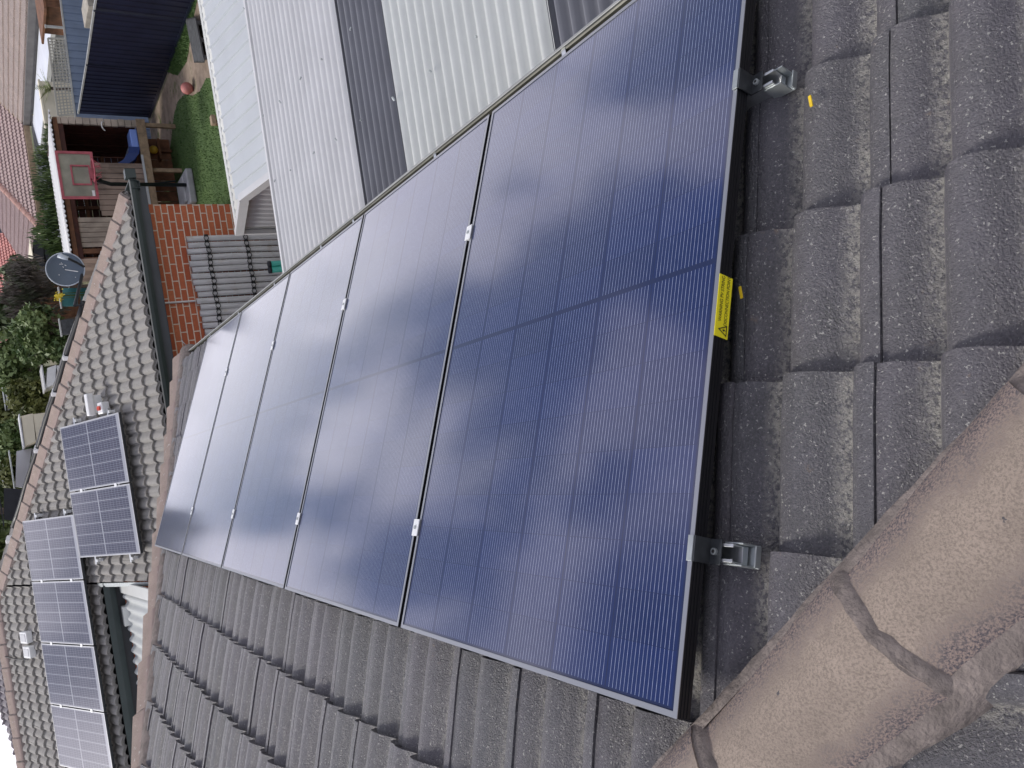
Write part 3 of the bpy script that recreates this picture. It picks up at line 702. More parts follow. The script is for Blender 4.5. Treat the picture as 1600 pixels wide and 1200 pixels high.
for i,(p_,gap) in enumerate(((0,1),(2,1),(3,1),(4,1))):
    t=(xr if p_==0 else xu)-(1 if p_<3 else p_-1)*(CWD+.02)+.01; s=sL if p_==0 else sU
    for ds in (.35,1.30):
        mb=MB(); mb.box(cp(s+ds,t,.168),(.06,.05,.006),AXC); mb.build('mid_clamp',M['alu_bright'],fp[p_])
# isolator with white shroud next to the pair
q=onplane(163,630,nC,cp(0,0,.06)); s=(OC.y-q.y)/CO_-.03
iso=thing('isolator_box','white isolator shroud with small grey red-knobbed switch beside the gridded panels','isolator',cp(s,q.x,.04))
mb=MB(); mb.box(cp(s-.12,q.x+.01,.20),(.08,.31,.09),AXC); mb.box(cp(s-.12,q.x+.01,.09),(.03,.26,.14),AXC); mb.build('shroud',M['white'],iso,bevel=.01)
mb=MB(); mb.box(cp(s+.06,q.x-.07,.11),(.13,.16,.11),AXC); bx=mb.build('switch_box',M['alu_bright'],iso,bevel=.01)
mb=MB(); mb.tube([cp(s+.06,q.x-.07,.168),cp(s+.06,q.x-.07,.19)],.033,12); mb.build('knob',M['red_knob'],iso)
# two little white boxes higher up, left of the pair
q=onplane(41,995,nC,cp(0,0,.06)); s=(OC.y-q.y)/CO_
for i,dx in enumerate((.0,-.24)):
    t=thing('roof_box',['upper-right of the two small white boxes on the tiles near the ridge','lower-left of the two small white boxes on the tiles near the ridge, cable attached'][i],'roof box',cp(s+i*.03,q.x+dx,.03),'small white boxes on the hip roof')
    mb=MB(); mb.box(cp(s+i*.04,q.x+dx,.07),(.24,.19,.10),AXC); mb.build('case',M['white'],t,bevel=.012)
    mb=MB(); mb.box(cp(s+i*.04,q.x+dx,.123),(.17,.12,.008),AXC); mb.build('lid',M['white_steel'],t,bevel=.003)
    if i: 
        mb=MB(); mb.tube([cp(s,q.x+dx-.1,.07),cp(s-.1,q.x+dx-.14,.06),cp(s-.5,q.x+dx-.15,.06),cp(s-.9,q.x+dx-.12,.07)],.012,6); mb.build('cable',M['rubber'],t)
# black pool-heating pipe along the hip
HD=Vector((-1,1,TA)).normalized()
def hp(d,off,h): # distance along hip from corner, offset into D
    return Vector((CX,CY,CZ))+HD*d+inD()*off+Vector((0,0,h))
L0=(Vector((RX,RY,0))-Vector((CX,CY,0))).length*math.sqrt(1+TA*TA/2)
pt=thing('pool_heating_pipe','black pool heating pipe with white clips running along behind the hip cap','pipe',hp(3,.2,.1))
mb=MB(); mb.tube([hp(d,.20+.008*math.sin(d*3),.115+.006*math.sin(d*5)) for d in [1.9+.25*i for i in range(19)]],.048,8); mb.build('pipe',M['rubber'],pt,smooth=True)
mb=MB(); mb.tube([hp(d,.29+.012*math.sin(d*4+1),.10+.012*math.sin(d*4)) for d in [2.6+.25*i for i in range(16)]],.022,8); mb.build('pipe',M['rubber'],pt,smooth=True)
for px,py in ((139,437),(113,525),(86,612),(58,697)):
    P=onplane(px,py,Vector((SI,0,CO_)),hp(2,.2,.1)); d=(P-hp(0,.2,.1)).dot(HD)
    mb=MB(); mb.bar(hp(d,.14,.125),hp(d,.27,.125),.07,.085); mb.build('clip',M['white'],pt,bevel=.01)
mb=MB(); mb.bar(hp(1.9,.45,.05),hp(6.4,.45,.05),.28,.012,up=(SI,0,CO_)); mb.build('heating_mat',M['zinc'],pt)
# satellite dish
dc=onplane(102.5,421,(0,1,0),(0,13.1-.9,0))
ds=thing('satellite_dish','grey round satellite dish with bleached marks on the hip of the grey roof','satellite dish',(dc.x,dc.y+.2,dc.z-.4))
view=(CW-dc).normalized(); dax=(view+Vector((.10,.0,.10))).normalized()
du=Vector((0,0,1)); dx_=du.cross(dax).normalized(); dy_=dax.cross(dx_)
rd=.245; mb=MB(); rings=[]
for i in range(9):
    r=rd*i/8; rings.append([mb.vert(dc+dx_*(r*math.cos(2*math.pi*k/40))+dy_*(r*1.04*math.sin(2*math.pi*k/40))+dax*(.055*(i/8)**2-.03)) for k in range(40)])
for i in range(8):
    for k in range(40): mb.face((rings[i][k],rings[i+1][k],rings[i+1][(k+1)%40],rings[i][(k+1)%40]))
dob=mb.build('reflector',M['dish'],ds,smooth=True); sm=dob.modifiers.new('t','SOLIDIFY'); sm.thickness=.012
mb=MB(); mb.tube([dc+dx_*(rd*math.cos(2*math.pi*k/40))+dy_*(rd*1.04*math.sin(2*math.pi*k/40))+dax*.026 for k in range(41)],.009,6); mb.build('rim',M['lnb'],ds,smooth=True)
def dpt(a,b,o): return dc+dx_*a*rd+dy_*b*rd+dax*o
mb=MB(); mb.tube([dpt(.1,-1.02,.02),dpt(.3,-.7,.22),dpt(.52,-.32,.34)],.018,8); mb.build('feed_arm',M['dish_arm'],ds)
mb=MB(); mb.tube([dpt(.50,-.36,.33),dpt(.60,-.12,.33),dpt(.74,.14,.33)],[.028,.035,.04],10); mb.build('lnb',M['lnb'],ds,smooth=True)
mb=MB()
for (a,b,c,d,wd) in ((-.18,-.66,.0,.05,.03),(.12,.10,.20,.14,.02),(.28,.02,.22,-.06,.022),(.34,.10,.34,.30,.02),(-.3,.42,-.31,.36,.03),(.4,.2,.42,.16,.02),(-.5,-.5,-.52,-.45,.02)):
    p,q=dpt(a,b,.036),dpt(c,d,.036); 
    aa=(a*a+b*b)**.5; bb=(c*c+d*d)**.5
    p=dpt(a,b,.055*aa*aa-.03+.012); q=dpt(c,d,.055*bb*bb-.03+.012); mb.bar(p,q,wd*rd*1.6,.003,up=dax)
mb.build('bleached_marks',M['spray'],ds)
base=hp((Vector((dc.x,dc.y,0))-Vector((CX,CY,0))).dot(Vector((-1,1,0)).normalized())*1.04-.05,.1,.1)
mb=MB(); mb.tube([dpt(0,-.2,-.06),dpt(-.05,-.9,-.14),base+Vector((0,0,.12)),base-Vector((0,0,.08))],.024,8); mb.build('mast',M['dish_arm'],ds)
mb=MB(); mb.box(dpt(0,-.15,-.06),(.12,.12,.06),(dx_,dy_,dax)); mb.build('mount_plate',M['dish_arm'],ds)

# bamboo screen in front of the brick wall
bs=thing('bamboo_screen','grey weathered bamboo screen bound with twisted black wire against the red brick wall','bamboo screen',(3,WY-.1,GZ))
bt=[PY(290,369,WY-.1),PY(318,520,WY-.1)]; xr_=bt[0].x; 
mb=MB(); tint=[]; pr_=.088; nb=26
for k in range(nb):
    x=xr_-pr_*(k+.5); top=bt[0].z+(bt[1].z-bt[0].z)*(xr_-x)/(xr_-bt[1].x)+random.uniform(-.025,.02); r=pr_*.495*random.uniform(.9,1.04)
    pts=[];rs=[]; z=top; tt=random.random()*.8; nseg=0
    zz=[top]; nd=top-random.uniform(.05,.35)
    node=[]
    while nd>GZ: node.append(nd); nd-=random.uniform(.26,.40)
    prof_=[(top,r)]
    for n_z in node: prof_+= [(n_z+.018,r*.985),(n_z+.006,r*1.07),(n_z-.004,r*.95),(n_z-.016,r*1.0)]
    prof_.append((GZ,r))
    wob=random.uniform(-.01,.01); n0=len(mb.v)
    mb.tube([Vector((x+wob*math.sin((top-z_)*2.2),WY-.1+wob*.5,z_)) for z_,_ in prof_],[q_[1] for q_ in prof_],10)
    tint+=[tt]*(len(mb.v)-n0)
mb.uv={'tint':tint}; mb.build('bamboo_poles',M['bamboo'],bs,smooth=True)
for zw in (PY(321,368,WY-.1).z,PY(382,365,WY-.1).z,PY(382,365,WY-.1).z-.58):
    mb=MB()
    for sgn in (1,-1):
        pts=[]
        for i in range(nb*4+1):
            x=xr_-pr_*i/4; ph=math.pi*i/4
            pts.append(Vector((x,WY-.1-pr_*.50-.006*abs(math.sin(ph))-.004*sgn,zw+sgn*.032*math.sin(ph)+.008*math.sin(i*.37))))
        mb.tube(pts,.0055,5)
    for k in range(0,nb,1):
        x=xr_-pr_*(k+.0); mb.box((x,WY-.1-pr_*.30,zw),(.02,.03,.05))
    mb.build('binding_wire',M['wire'],bs)
for i,(px,py) in enumerate(((422,413),(423,422))):
    p=PY(px,py,9.6); t=thing('green_tube',['upper of two short green tubes sticking out below the white carport roof','lower of two short green tubes sticking out below the white carport roof'][i],'tube',p,'green tubes by the bamboo screen')
    mb=MB(); mb.tube([p+Vector((0,0,.0)),p+Vector((.02,-.1,-.75))],.042,10); mb.build('pipe',M['green_pvc'],t,smooth=True)
    mb=MB(); mb.tube([p+Vector((-.001,.004,.03)),p+Vector((.0,0,-.01))],.046,10); mb.build('end_cap',M['dark_void'],t,smooth=True)

# white patio roof left of the notch
WR=thing('patio_roof','white corrugated patio roof between the grey hip roof and the far tan ridge','patio roof',(-4,9,-1.0))
def corr(name,parent,mat,O,U,V,lu,lv,pitch,amp,ang=None,sub=8,thick=.0):
    """corrugated sheet: ribs run along U (length lu), waves across V (length lv)"""
    O=Vector(O);U=Vector(U);V=Vector(V);N=U.cross(V).normalized()
    if N.z<-.05: N=-N
    mb=MB(); n=max(2,int(lv/pitch*sub)); rings=[]
    for i in range(n+1):
        v=lv*i/n; h=amp*math.cos(2*math.pi*v/pitch); rings.append([mb.vert(O+V*v+N*h),mb.vert(O+U*lu+V*v+N*h)])
    for i in range(n): mb.face((rings[i][0],rings[i+1][0],rings[i+1][1],rings[i][1]))
    o=mb.build(name,mat,parent,smooth=True)
    if thick: sm=o.modifiers.new('t','SOLIDIFY'); sm.thickness=thick
    return o
corr('roof_sheet',WR,M['opal'],(-7.4,NOTY-.16,z6-.27),(0,-1,-.11),(1,0,0),4.6,7.4+NOTX-.12,.16,.024)
mb=MB(); mb.bar((NOTX-.12,NOTY-.2,z6-.24),(NOTX-.12,NOTY-4.6,z6-.73),.16,.03); mb.build('edge_flashing',M['cream_sheet'],WR)
for x in (-1.3,-4.2,-6.8):
    mb=MB(); mb.box((x,NOTY-4.3,(GZ+z6-.9)/2),(.09,.09,z6-.9-GZ)); mb.build('post',M['cream_sheet'],WR)
mb=MB(); mb.box((NOTX-.55,NOTY-.16,z6-.26),(.28,.2,.1)); mb.build('roof_bracket',M['cream_sheet'],WR)

# ================================================================= CARPORT and SHED on the right
cpz=-1.05
ca=thing('carport_roof','low corrugated carport roof of white sheets with a grey strip, tucked under the near gutter','carport',(3.5,3,GZ))
yy=[PZ(375,0,cpz).y,PZ(515,0,cpz).y,PZ(590,0,cpz).y,PZ(847,0,cpz).y]
yA=4.76; y1=3.13; y2=2.55; y3=1.22
x0=XE-.25; LX=5.2
corr('roof_sheet',ca,M['white_steel'],(x0,y1,cpz),(1,0,-.02),(0,1,0),LX,yA-y1,.092,.019)
corr('roof_sheet',ca,M['grey_sheet'],(x0,y2,cpz+.004),(1,0,-.02),(0,1,0),LX,y1-y2+.02,.0767,.018)
corr('roof_sheet',ca,M['opal'],(x0,y3,cpz),(1,0,-.02),(0,1,0),LX,y2-y3,.083,.020)
corr('roof_sheet',ca,M['grey_sheet'],(x0,-1.2,cpz+.004),(1,0,-.02),(0,1,0),LX,y3+1.2+.02,.0767,.018)
# screws along the battens
mb=MB()
for bx_ in (2.55,3.05,3.9):
    for k in range(9):
        y=yA-.15-k*.42+random.uniform(-.05,.05); mb.tube([(bx_+random.uniform(-.02,.02)+(yA-y)*-.12,y,cpz+.016),(bx_+(yA-y)*-.12,y,cpz+.026)],.0055,6)
mb.build('roof_screws',M['zinc'],ca)
mb=MB(); mb.bar((x0,yA+.01,cpz+.004),(x0+LX,yA+.01,cpz-.1),.035,.03); mb.build('edge_trim',M['white_steel'],ca)
for x in (2.4,4.6,6.6):
    mb=MB(); mb.box((x,yA-.15,(GZ+cpz-.1)/2),(.09,.09,cpz-.1-GZ)); mb.build('post',M['zinc'],ca)
mb=MB(); mb.bar((x0+.3,yA-.15,cpz-.07),(x0+LX,yA-.15,cpz-.16),.05,.08); mb.build('beam',M['zinc'],ca)

shz=-1.5
A_=PZ(378,310,shz); sx=A_.x; sy=A_.y
Bp=PX(417,281,A_.x); Dp=PX(371.5,363,A_.x)
sn=(A_.z-Bp.z)/(A_.y-Bp.y); sf=(A_.z-Dp.z)/(Dp.y-A_.y)
sh=thing('metal_shed','pale gabled metal shed with grey corrugated end wall beside the lawn','shed',(sx+2.5,sy,GZ))
SLX=5.0; yn=min(Bp.y,sy-1.6)-.3; yf=Dp.y
# near slope: ribbed pans
def pan_roof(name,parent,mat,O,U,V,lu,lv,pitch,rw,rh):
    O=Vector(O);U=Vector(U);V=Vector(V);N=U.cross(V).normalized()
    if N.z<0:N=-N
    mb=MB(); pr=[]; k=0; v=0
    while v<lv:
        pr+=[(v,0),(v+pitch-rw,0),(v+pitch-rw*.75,rh),(v+pitch-rw*.25,rh)]; v+=pitch
    rr=[[mb.vert(O+V*min(a,lv)+N*h),mb.vert(O+V*min(a,lv)+N*h+U*lu)] for a,h in pr]
    for i in range(len(rr)-1): mb.face((rr[i][0],rr[i+1][0],rr[i+1][1],rr[i][1]))
    o=mb.build(name,mat,parent); sm=o.modifiers.new('t','SOLIDIFY'); sm.thickness=.004; return o
un=Vector((0,-1,-sn)).normalized(); uf=Vector((0,1,-sf)).normalized()
pan_roof('near_roof_slope',sh,M['pale_blue'],A_+Vector((0,.06,.045))-un*.0,un,(1,0,0),(sy-yn)/abs(un.y),SLX,.15,.03,.018)
corr('far_roof_slope',sh,M['cream_sheet'],A_+Vector((.0,.0,-.012)),uf,(1,0,0),(yf-sy)/uf.y,SLX,.10,.011)
# gable end wall with vertical ribs
mb=MB(); n=int((yf-yn)/.16); rg=[]
for i in range(n*4+1):
    y=yn+(yf-yn)*i/(n*4); zt=A_.z-.02-(sn*(sy-y) if y<sy else sf*(y-sy)); h=.022*(1 if i%4 in (2,3) else 0)
    rg.append([mb.vert((sx+.03+h,y,GZ)),mb.vert((sx+.03+h,y,zt))])
for i in range(len(rg)-1): mb.face((rg[i][0],rg[i+1][0],rg[i+1][1],rg[i][1]))
mb.build('gable_wall',M['grey_clad'],sh)
mb=MB(); mb.box((sx+SLX/2,yf-.06,(GZ+Dp.z-.05)/2),(SLX-.06,.04,Dp.z-.05-GZ)); mb.box((sx+SLX-.05,(yn+yf)/2,(GZ+Dp.z-.1)/2),(.04,yf-yn-.2,Dp.z-.1-GZ)); mb.box((sx+SLX/2,yn+.06,(GZ+Dp.z-.1)/2),(SLX-.06,.04,Dp.z-.1-GZ)); mb.build('side_wall',M['cream_sheet'],sh)
mb=MB(); mb.bar(A_+Vector((.0,0,-.02)),A_+Vector((0,yf-sy+.02,-.02-sf*(yf-sy))),.07,.10); mb.bar(A_+Vector((0,0,-.005)),A_+Vector((0,yn-sy,-.005-sn*(sy-yn))),.07,.10); mb.build('barge_trim',M['white_steel'],sh,bevel=.004)
mb=MB(); mb.bar((sx-.02,yf+.03,Dp.z-.03),(sx+SLX,yf+.03,Dp.z-.03),.09,.07); mb.build('gutter',M['cream_sheet'],sh,bevel=.008)
mb=MB(); mb.box((sx-.005,yf-.01,(GZ+Dp.z-.06)/2),(.05,.05,Dp.z-.06-GZ)); mb.build('corner_trim',M['white_steel'],sh)
pb=PZ(333,188,GZ+1.55); 
t=thing('shed_bracket','small brown timber block stuck on the far eave of the pale shed','timber block',pb); mb=MB(); mb.box(pb,(.12,.09,.06)); mb.build('block',M['beam_wood'],t,bevel=.01); mb=MB(); mb.box(pb+Vector((.0,.07,-.06)),(.06,.04,.12)); mb.build('peg',M['brown_wood'],t)

# ================================================================= GARDEN
mb=MB(); mb.poly([(-900,-900,GZ-.012),(900,-900,GZ-.012),(900,1500,GZ-.012),(-900,1500,GZ-.012)]); tag(mb.build('ground',M['ground']),kind='structure')
mb=MB(); mb.poly([(3,11.5,GZ-.006),(9.6,11.5,GZ-.006),(9.7,22,GZ-.006),(3,22,GZ-.006)]); tag(mb.build('dirt_ground',M['dirt']),kind='structure')
lp_=[PZ(250,330,GZ),PZ(262,262,GZ),PZ(268,215,GZ),PZ(272,178,GZ),PZ(278,158,GZ),PZ(290,146,GZ),PZ(300,150,GZ),PZ(312,143,GZ),PZ(322,122,GZ),PZ(345,122,GZ),PZ(372,330,GZ),(4.0,11.2,GZ),(4.3,14,GZ)]
mb=MB(); mb.poly([(p[0],p[1],GZ) for p in lp_]); tag(mb.build('lawn',M['lawn']),kind='structure')
strip=[PZ(296,4,GZ),PZ(283,60,GZ),PZ(268,95,GZ),PZ(262,112,GZ),PZ(278,118,GZ),PZ(292,96,GZ),PZ(300,40,GZ),PZ(308,0,GZ)]
mb=MB(); mb.poly([(p[0],p[1],GZ+.003) for p in strip]); tag(mb.build('weedy_grass_strip',M['lawn']),kind='structure')
# grass blades on the lawn
def inpoly(x,y,P):
    c=False; n=len(P)
    for i in range(n):
        x1,y1_=P[i][0],P[i][1]; x2,y2_=P[(i+1)%n][0],P[(i+1)%n][1]
        if (y1_>y)!=(y2_>y) and x<(x2-x1)*(y-y1_)/(y2_-y1_)+x1: c=not c
    return c
mb=MB(); rg=random.Random(3); tint=[]
for poly,n,hm in ((lp_,30000,.032),(strip,4000,.06)):
    xs=[p[0] for p in poly]; ys=[p[1] for p in poly]; c=0
    while c<n:
        x=rg.uniform(min(xs),max(xs)); y=rg.uniform(min(ys),max(ys)); c+=1
        if not inpoly(x,y,poly): continue
        a=rg.uniform(0,6.28); h=hm*rg.uniform(.5,1.5); wv=.007; l=rg.uniform(-.03,.03); l2=rg.uniform(-.03,.03)
        mb.poly([(x-wv*math.cos(a),y-wv*math.sin(a),GZ),(x+wv*math.cos(a),y+wv*math.sin(a),GZ),(x+l,y+l2,GZ+h)])
tag(mb.build('grass_blades',M['grass']),'short green lawn grass','grass',kind='stuff')
# navy fence along +Y
fx=9.72; ty=[(PX(147,15,fx).y-3.2,PX(147,15,fx).z+.02),(PX(147,15,fx).y,PX(147,15,fx).z),(PX(135,100,fx).y,PX(135,100,fx).z),(PX(122,178,fx).y,PX(122,178,fx).z)]
nf=thing('navy_fence','dark navy sheet-metal fence in shade along the right side of the lawn','fence',(fx,17,GZ))
def fence_sheet(A,B,zt,zb,parent,mat,name='panel_sheet',pitch=.2,amp=.016,sgn=1):
    A=Vector(A);B=Vector(B); d=B-A; L=d.length; d/=L; o=Vector((-d.y,d.x,0))*sgn; mb=MB(); pts=[]; n=int(L/pitch)
    for k in range(n+1):
        for f,h in ((0,0),(.30,0),(.42,amp),(.88,amp)): 
            v=(k+f)*pitch
            if v<=L: pts.append((v,h))
    rr=[[mb.vert(A+d*v+o*h+Vector((0,0,zb-A.z))),mb.vert(A+d*v+o*h+Vector((0,0,zt(v/L)-A.z)))] for v,h in pts]
    for i in range(len(rr)-1): mb.face((rr[i][0],rr[i+1][0],rr[i+1][1],rr[i][1]))
    ob=mb.build(name,mat,parent); sm=ob.modifiers.new('t','SOLIDIFY'); sm.thickness=.004; return ob
for i in range(3):
    (ya,za),(yb,zb_)=ty[i],ty[i+1]
    fence_sheet((fx,ya+.02,GZ),(fx,yb-.02,GZ),lambda f,za=za,zb_=zb_:za+(zb_-za)*f,GZ+.03,nf,M['navy'])
    mb=MB(); mb.bar((fx,ya+.03,za),(fx,yb-.03,zb_),.045,.035); mb.build('top_rail',M['rail'],nf)
    mb=MB(); mb.bar((fx,ya+.03,GZ+.05),(fx,yb-.03,GZ+.05),.05,.06); mb.build('bottom_rail',M['navy'],nf)
    mb=MB(); mb.box((fx,ya,(GZ+za)/2),(.06,.05,za-GZ+.02)); mb.build('post',M['navy'],nf)
# blue-grey fence behind it with lattice on top
f2y=PX(122,178,fx).y+.35
g0,g1=PY(117,178,f2y),PY(97,20,f2y)
gl=g1+(g1-g0)*.3
bf=thing('blue_grey_fence','lighter blue-grey sheet-metal fence seen over the dark navy fence','fence',(g0.x+1,f2y,GZ))
fence_sheet((g0.x-2.2,f2y,GZ),(gl.x,f2y,GZ),lambda f:(g0.z+(gl.z-g0.z)*max(0,(f*(gl.x-g0.x+2.2)-2.2))/(gl.x-g0.x)),GZ,bf,M['blue_grey'],sgn=-1)
mb=MB(); mb.bar((g0.x-2.2,f2y-.01,g0.z),(g0.x,f2y-.01,g0.z),.05,.04); mb.bar((g0.x,f2y-.01,g0.z),(gl.x,f2y-.01,gl.z),.05,.04); mb.build('top_rail',M['rail'],bf)
la=thing('lattice_screen','grey square lattice screen standing on top of the blue-grey fence','lattice',(g0.x+1,f2y+.04,g0.z))
ly=f2y+.05
c00,c01,c10,c11=PY(117,178,ly),PY(91,181,ly),PY(103,61,ly),PY(75,60,ly)
def bil(u,v): return (c00*(1-u)+c10*u)*(1-v)+(c01*(1-u)+c11*u)*v
mb=MB()
for i in range(26): mb.bar(bil(i/25,0),bil(i/25,1),.022,.010,up=(0,1,0))
for j in range(6): mb.bar(bil(0,j/5)+Vector((0,.01,0)),bil(1,j/5)+Vector((0,.01,0)),.024,.010,up=(0,1,0))
mb.build('slats',M['lattice'],la)
mb=MB(); mb.bar(bil(0,1),bil(1,1),.045,.03,up=(0,1,0)); mb.bar(bil(1,-.1),bil(1,1),.045,.03,up=(0,1,0)); mb.bar(bil(0,-.1),bil(0,1),.045,.03,up=(0,1,0)); mb.build('lattice_frame',M['lattice'],la)
p,q=PY(98,41,ly),PY(71,41,ly)
t=thing('fence_post','thin grey post standing above the blue-grey fence right of the lattice','post',p); mb=MB(); mb.bar(Vector((p.x,p.y,GZ)),q,.05,.05); mb.build('shaft',M['rail'],t); mb=MB(); mb.box(q,(.07,.07,.03)); mb.build('post_cap',M['rail'],t)
# brown timber and stone at the top edge of the photo
by=f2y+1.6; b0,b1=PY(73,17,by),PY(132,18,by)
t=thing('brown_timber_shed','red-brown timber boarded shed beyond the fences at the top edge of the photo','shed',(b0.x+1.2,by+.5,GZ))
mb=MB()
for k in range(14): mb.box((b1.x+.09+k*.165,by,(b1.z+b0.z)/2-.3),(.155,.04,b0.z-b1.z+.6))
mb.build('boards',M['brown_wood'],t); mb=MB(); mb.box((b1.x+1.2,by+.9,b0.z+.03),(2.6,2,.06)); mb.build('roof',M['brown_wood'],t); mb=MB(); mb.box((b1.x+1.2,by+.9,(GZ+b0.z)/2),(2.2,1.5,b0.z-GZ)); mb.build('side_wall',M['brown_wood'],t)
s0_,s1_=PX(140,36,fx+.35),PX(146,0,fx+.35)
t=thing('stone_pier','pale grey stone block pier rising above the navy fence at the top edge','pier',(fx+.5,s0_.y-.4,GZ))
zt_=PX(131,30,fx+.35).z
for k in range(7):
    h=(zt_-GZ)/7; mb=MB(); mb.box((fx+.45+random.uniform(-.01,.01),s0_.y-.42,GZ+h*(k+.5)),(.42,.9,h-.012)); mb.build('block',M['stone'],t,bevel=.015)
# dark slatted pallet on the ground by the fence
dp=[PZ(290,31,GZ+.12),PZ(303,31,GZ+.12),PZ(320,95,GZ+.12),PZ(302,95,GZ+.12)]
t=thing('slatted_platform','dark weathered slatted timber platform lying on the ground near the pale shed','platform',(dp[0].x-.6,dp[0].y-.4,GZ))
pa=(PZ(291,31,GZ+.12)); pb_=PZ(304,96,GZ+.12); u=(pb_-pa); pc=PZ(320,96,GZ+.12); vv=pc-pb_
mb=MB(); ns=7
for k in range(ns):
    f=(k+.5)/ns; mb.bar(pa+vv*f,pb_+vv*f,vv.length/ns*.78,.03)
mb.build('slats',M['grey_slats'],t); mb=MB()
for f in (.1,.5,.9): mb.bar(pa+u*f-Vector((0,0,.06)),pa+u*f+vv-Vector((0,0,.06)),.08,.09)
mb.build('bearers',M['grey_slats'],t)
# balls
p=PZ(292.5,138,GZ+.12); t=thing('pink_ball','faded pink basketball lying on bare dirt near the shed','ball',(p.x,p.y,GZ)); mb=MB(); mb.ball((p.x,p.y,GZ+.125),.125,20); mb.build('ball_skin',M['pink'],t,smooth=True)
mb=MB(); mb.tube([Vector((p.x,p.y,GZ+.125))+Vector((math.cos(a_)*.1253,math.sin(a_)*.1253*.5,math.sin(a_)*.1253*.86)) for a_ in [2*math.pi*i/32 for i in range(33)]],.003,5); mb.build('seam',M['hoop_red'],t)

# ---------------------------------------------------------------- cubby house
cy_=17.9; cub=thing('cubby_house','raised timber cubby house with red-brown boards and white corrugated roof','cubby house',(7,cy_+1,GZ))
def cpx(px,py,dy=0.): return PY(px,py,cy_+dy)
xR=cpx(92,184).x; xL=cpx(100,398).x-.1; zR=cpx(78,183).z; zD=cpx(215,190).z; dep=2.2
xo=cpx(150,252).x
def board_wall(mb,x0,x1,z0,z1,y,bw=.14,jit=.0,th=.022):
    n=max(1,round((x1-x0)/bw)); b=(x1-x0)/n
    for k in range(n): mb.box((x0+b*(k+.5),y+random.uniform(-.006,.006),(z0+z1)/2+random.uniform(-jit,jit)),(b-.012,th,z1-z0))
def wood_var(name,a,b):
    t=NT(name); st=t.noise(1,6,.65,t.scalev(t.obj(),22,22,2.5)); big=t.noise(2.2,4)
    t.p(Base_Color=t.mix(t.ramp(big,.4,.6),t.mix(t.ramp(st,.3,.7),a,b),tuple(c*1.25 for c in b)),Roughness=.75); t.bump(st,.3,.01); return t.m
M['board']=wood_var('weathered_boards',(.13,.095,.075),(.26,.20,.16))
M['board_pale']=wood_var('pale_weathered_boards',(.26,.22,.18),(.40,.34,.28))
# floor deck
mb=MB(); mb.box(((xL+xR)/2,cy_+dep/2,zD-.04),(xR-xL,dep,.05)); mb.build('deck',M['brown_wood'],cub)
mb=MB(); mb.box(((xL+xR)/2,cy_-.03,zD-.05),(xR-xL+.1,.05,.19)); mb.build('front_beam',M['beam_wood'],cub,bevel=.006)
mb=MB(); mb.box(((xL+xR)/2-.3,cy_-.065,zD+.035),(xR-xL-1.0,.02,.05)); mb.build('deck_edge_strip',M['pale_blue'],cub)
for x,y in ((xR-.06,cy_+.03),(xR-1.1,cy_+.1),(xL+.1,cy_+.03),(xR-.06,cy_+dep-.06),(xL+.1,cy_+dep-.06)):
    mb=MB(); mb.box((x,y,(GZ+zD)/2-.06),(.09,.09,zD-GZ-.12)); mb.build('post',M['beam_wood'],cub,bevel=.006)
# back and side walls
mb=MB()
nb_=11
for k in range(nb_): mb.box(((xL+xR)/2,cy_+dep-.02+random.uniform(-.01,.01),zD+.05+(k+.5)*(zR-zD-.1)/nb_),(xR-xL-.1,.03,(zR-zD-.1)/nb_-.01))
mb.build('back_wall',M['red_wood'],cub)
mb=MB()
for z in (zD+.55,zD+1.05): mb.box(((xL+xR)/2,cy_+dep-.07,z),(xR-xL-.1,.06,.07))
for x in (xR-.75,xR-1.35): mb.box((x,cy_+dep-.08,zD+.7),(.08,.06,1.2))
mb.build('wall_studs',M['brown_wood'],cub)
mb=MB()
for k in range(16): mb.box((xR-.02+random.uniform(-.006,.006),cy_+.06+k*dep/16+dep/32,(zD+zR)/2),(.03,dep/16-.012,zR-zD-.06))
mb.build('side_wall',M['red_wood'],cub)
mb=MB()
for k in range(16): mb.box((xL+.02,cy_+.06+k*dep/16+dep/32,(zD+zR)/2),(.03,dep/16-.012,zR-zD-.06))
mb.build('side_wall',M['board'],cub)
# front walls: corner post boards, half-height wall, full board wall
zT=cpx(97,250).z-.05
zr_=cpx(150,280).z
mb=MB(); board_wall(mb,cpx(150,337).x,cpx(150,253).x,zD,zr_,cy_+.03,.12,.01); mb.build('half_wall',M['board'],cub)
mb=MB(); board_wall(mb,cpx(140,386).x,cpx(140,339).x,zD,cpx(112,360).z,cy_+.03,.115,.012); mb.build('front_wall',M['board_pale'],cub)
mb=MB(); board_wall(mb,xL+.02,cpx(140,402).x,zD,zT,cy_+.03,.1,.0); mb.box((cpx(140,392).x,cy_+.05,(zD+zT)/2),(.10,.08,zT-zD)); mb.build('front_wall',M['brown_wood'],cub)
mb=MB()
for k in range(12): mb.box((xR-.06+random.uniform(-.012,.012),cy_+.0,zD+(k+.5)*(zT+.1-zD)/12),(.15,.07,(zT+.1-zD)/12-.012))
mb.build('corner_post',M['board_pale'],cub)
mb=MB(); mb.box(((xL+xR)/2,cy_+.0,(zT+zR)/2-.06),(xR-xL,.04,zR-zT+.02)); mb.build('header_board',M['red_wood'],cub)
mb=MB(); mb.box(((xL+xR)/2,cy_-.035,cpx(90,250).z-.06),(xR-xL-.02,.03,.09)); mb.build('header_strip',M['brown_wood'],cub)
